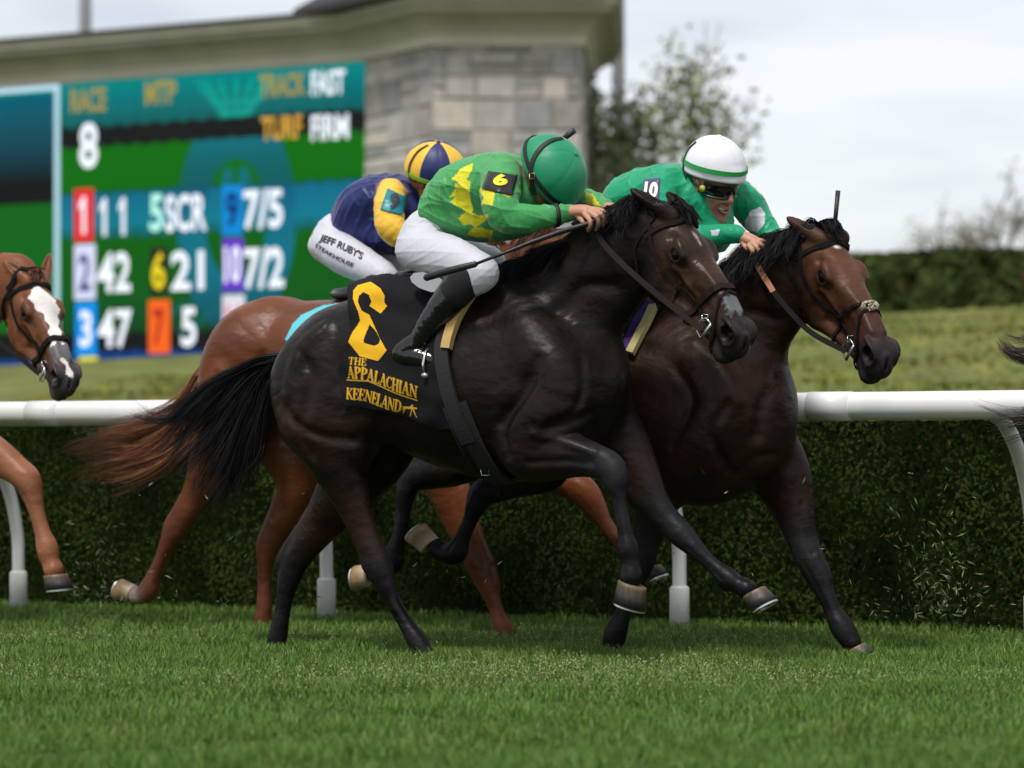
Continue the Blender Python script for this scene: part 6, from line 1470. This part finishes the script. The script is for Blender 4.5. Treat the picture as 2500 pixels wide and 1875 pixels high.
# chin strap
for sg in (-1, 1): MB().tube([T10((-.02, sg*.092, .06)), T10((.005, sg*.086, .01)), T10((.022, sg*.076, -.05)), T10((.045, sg*.045, -.105)), T10((.05, 0, -.122))], .0042, 8).build('chin_strap', mat('ochre_strap', (.30, .14, .03), .6) if sg < 0 else bpy.data.materials['ochre_strap'], oh)
MB().tube([T10((-.03,-.06,-.03)), T10((-.05,0,-.06)), T10((-.03,.06,-.03))], .03, 12).build('hair', mat('dark_hair', (.01, .008, .007), .6), rid10)
patch(f_j10, fr, [(1572,438),(1612,434),(1608,492),(1562,482)], .005, mat('armband_purple', (.06, .04, .14), .45), rid10, 'arm_band')
surf_text(f_j10, fr, '10', (1570, 482), (33, 3), (5, -40), .0085, mat('numeral_white', (.75, .74, .66), .5), rid10, 'arm_number', .05)
wq = empty('riding_whip', 'thin black whip standing up behind the bay horse\'s head', 'whip', (*FR10.o[:2], 0), ANG, 'riding whips')
Wq = [FR10.L(*p) for p in ((1962,720,.10),(1985,670,.11),(2030,600,.14),(2037,560,.15),(2046,466,.17))]
MB().tube(Wq[:4], [.010, .010, .007, .006], 12).build('shaft', M_whip, wq); MB().tube(Wq[3:], [.008, .0095], 12).build('padded_flap', M_whip, wq)

# ------------------------------------------------------------------ rider in navy and yellow
fr = FR9
rid9 = empty('person', 'rider in navy and yellow silks with quartered cap, behind the green rider', 'person', (*FR9.o[:2], 0), ANG, 'race riders crouched over their horses')
NAVY = np.array((.010, .020, .115)); AMB = np.array((.80, .48, .045))
jers9 = [([(855,540,0,44,1.5),(890,510,0,62,1.45),(930,490,0,66,1.4),(975,490,0,62,1.4),(1010,505,0,46,1.3)], .03, NAVY), ([(870,560,0,46,1.4),(920,568,0,52,1.3),(970,575,0,48,1.2)], .05, NAVY),
         ([(955,470,-.13,36),(950,510,-.22,38),(955,555,-.26,36),(985,578,-.23,30),(1020,575,-.17,24),(1065,565,-.12,20)], .015, AMB), ([(985,480,.12,36),(1040,520,.2,34),(1090,560,.12,22)], .02, AMB)]
f_j9, o_ = garment('jersey', fr, jers9, .004, M_silk, rid9, NAVY, None, (.0044, [(1, 0, .3), (.2, .4, 1), (1, -.3, -.6)], 9))
br9 = [([(805,600,0,46,1.5),(830,565,0,48,1.45),(865,555,0,42,1.4)], .03), ([(808,602,-.09,46),(850,628,-.16,48),(900,655,-.21,42),(938,678,-.23,36),(920,705,-.24,31)], .03), ([(820,600,.09,46),(900,620,.18,46),(975,650,.22,36),(950,700,.24,30)], .03)]
f_b9, o_ = garment('breeches', fr, br9, .0045, M_breech, rid9, WHT, None, (.0017, [(.7, .1, 1), (-.5, 0, 1)], 6))
nb9 = [(905,715,-.255,36),(880,750,-.26,35),(845,790,-.26,30),(815,825,-.255,24),(798,845,-.255,23),(788,860,-.255,20),(812,870,-.255,19),(836,876,-.255,16),(858,882,-.255,11)]
boots(fr, rid9, [(nb9, [(928,692,-.245,32),(918,705,-.252,38),(902,728,-.258,38)], None), ([(x+80, y, .26, r) for x, y, _, r in nb9], [(1008,692,.255,32),(998,705,.26,36),(982,728,.26,37)], None)])
core9 = [[(860,545,0,28,1.4),(930,505,0,36,1.4),(985,495,0,36,1.4),(1020,480,-.01,22),(1045,465,-.02,20)], [(955,480,-.13,20),(955,550,-.25,19),(1010,575,-.18,15),(1075,563,-.11,13)], [(985,480,.12,20),(1040,525,.2,18),(1100,560,.11,13)],
         [(815,605,-.08,28),(925,670,-.22,22),(880,745,-.25,18),(815,825,-.25,14)], [(815,605,.08,28),(965,650,.21,22),(960,745,.25,18),(895,825,.25,14)]]
lo, hi = box_of(fr, core9, .17); f = Field(lo, hi, .0045); body_core(f, fr, core9)
up9 = wl2l(fr, (.12, -.42, .88)); fw9 = wl2l(fr, (.80, -.25, -.5)); c9 = fr.L(1050, 440, -.04)
T9, RR9 = head_person(f, c9, fw9, up9, .98, SKD)
for y0, sx in ((-.11, 0), (.11, 28)):
    f.chain(fr.nodes([(1070+sx,563,y0,13),(1090+sx,564,y0,15,1.2),(1108+sx,568,y0,13,1.4)]), k=.006, col=SKD, tau=.02)
    for dy in (-.03, -.012, .006, .022): finger(f, fr, [(1108+sx,562,y0+dy),(1122+sx,570,y0+dy-.006),(1122+sx,586,y0+dy)], .0098, .0078, SKD)
    finger(f, fr, [(1092+sx,572,y0-.02),(1104+sx,586,y0-.028),(1116+sx,590,y0-.02)], .0105, .008, SKD)
V, Q, C = f.mesh(SKD); mesh_obj('body', V, Q, M_skin, rid9, True, C)
M_cn = mat('cap_navy', tuple(NAVY), .5, bump=.4, bscale=9, bdist=.01); M_cy = mat('cap_yellow', tuple(AMB), .5, bump=.5, bscale=9, bdist=.012); hc_ = fr.L(1063, 412, -.04)
oh, Rh, pt = helmet(rid9, hc_, up9, fw9, (.136, .122, .120), 6, [M_cn, M_cy], btn=M_cn, peak=.14, low=1.85, phase=1.55)
cap_px(oh, FR9, hc_, pt, [(993,419), (1010,430), (1036,441), (1063,450), (1090,456), (1112,456)], .017, mat('band_lime', (.20, .45, .03), .5), 'goggle_band')
cap_px(oh, FR9, hc_, pt, [(1012,462), (1003,440), (999,415), (1006,392), (1022,370), (1045,356)], .009, M_strapb)
goggles(T9, RR9, rid9, M_lens, M_gfr)
Z7 = lambda L: [(740 + x*.2592, 330 + y*.2592) for x, y in L]
patch(f_j9, fr, Z7([(795,498),(990,590),(935,750),(725,700)]), .006, mat('armband_teal', (.0, .20, .24), .4), rid9, 'arm_band')
surf_text(f_j9, fr, '9', Z7([(800,685)])[0], (24, 8), (8, -40), .0095, mat('numeral_dark', (.03, .03, .035), .5), rid9, 'arm_number', .05)
M_ink = mat('print_black', (.012, .012, .016), .6)
surf_text(f_b9, fr, "JEFF RUBY'S", (776, 592), (104, 47), (9, -22), .0035, M_ink, rid9, 'lettering', .03, curve=3)
surf_text(f_b9, fr, "STEAKHOUSE", (768, 602), (93, 50), (4, -9), .0035, M_ink, rid9, 'lettering', .02, curve=-3)
wr = empty('riding_whip', 'tip of a black whip sticking up behind the green cap', 'whip', (*FR9.o[:2], 0), ANG, 'riding whips')
Wr = [FR9.L(*p) for p in ((1130,590,.11),(1200,520,.10),(1330,385,.06),(1362,350,.05),(1402,318,.04))]
MB().tube(Wr[:4], [.009, .009, .007, .006], 12).build('shaft', M_whip, wr); MB().tube(Wr[3:], [.010, .014], 12).build('padded_flap', M_whip, wr)
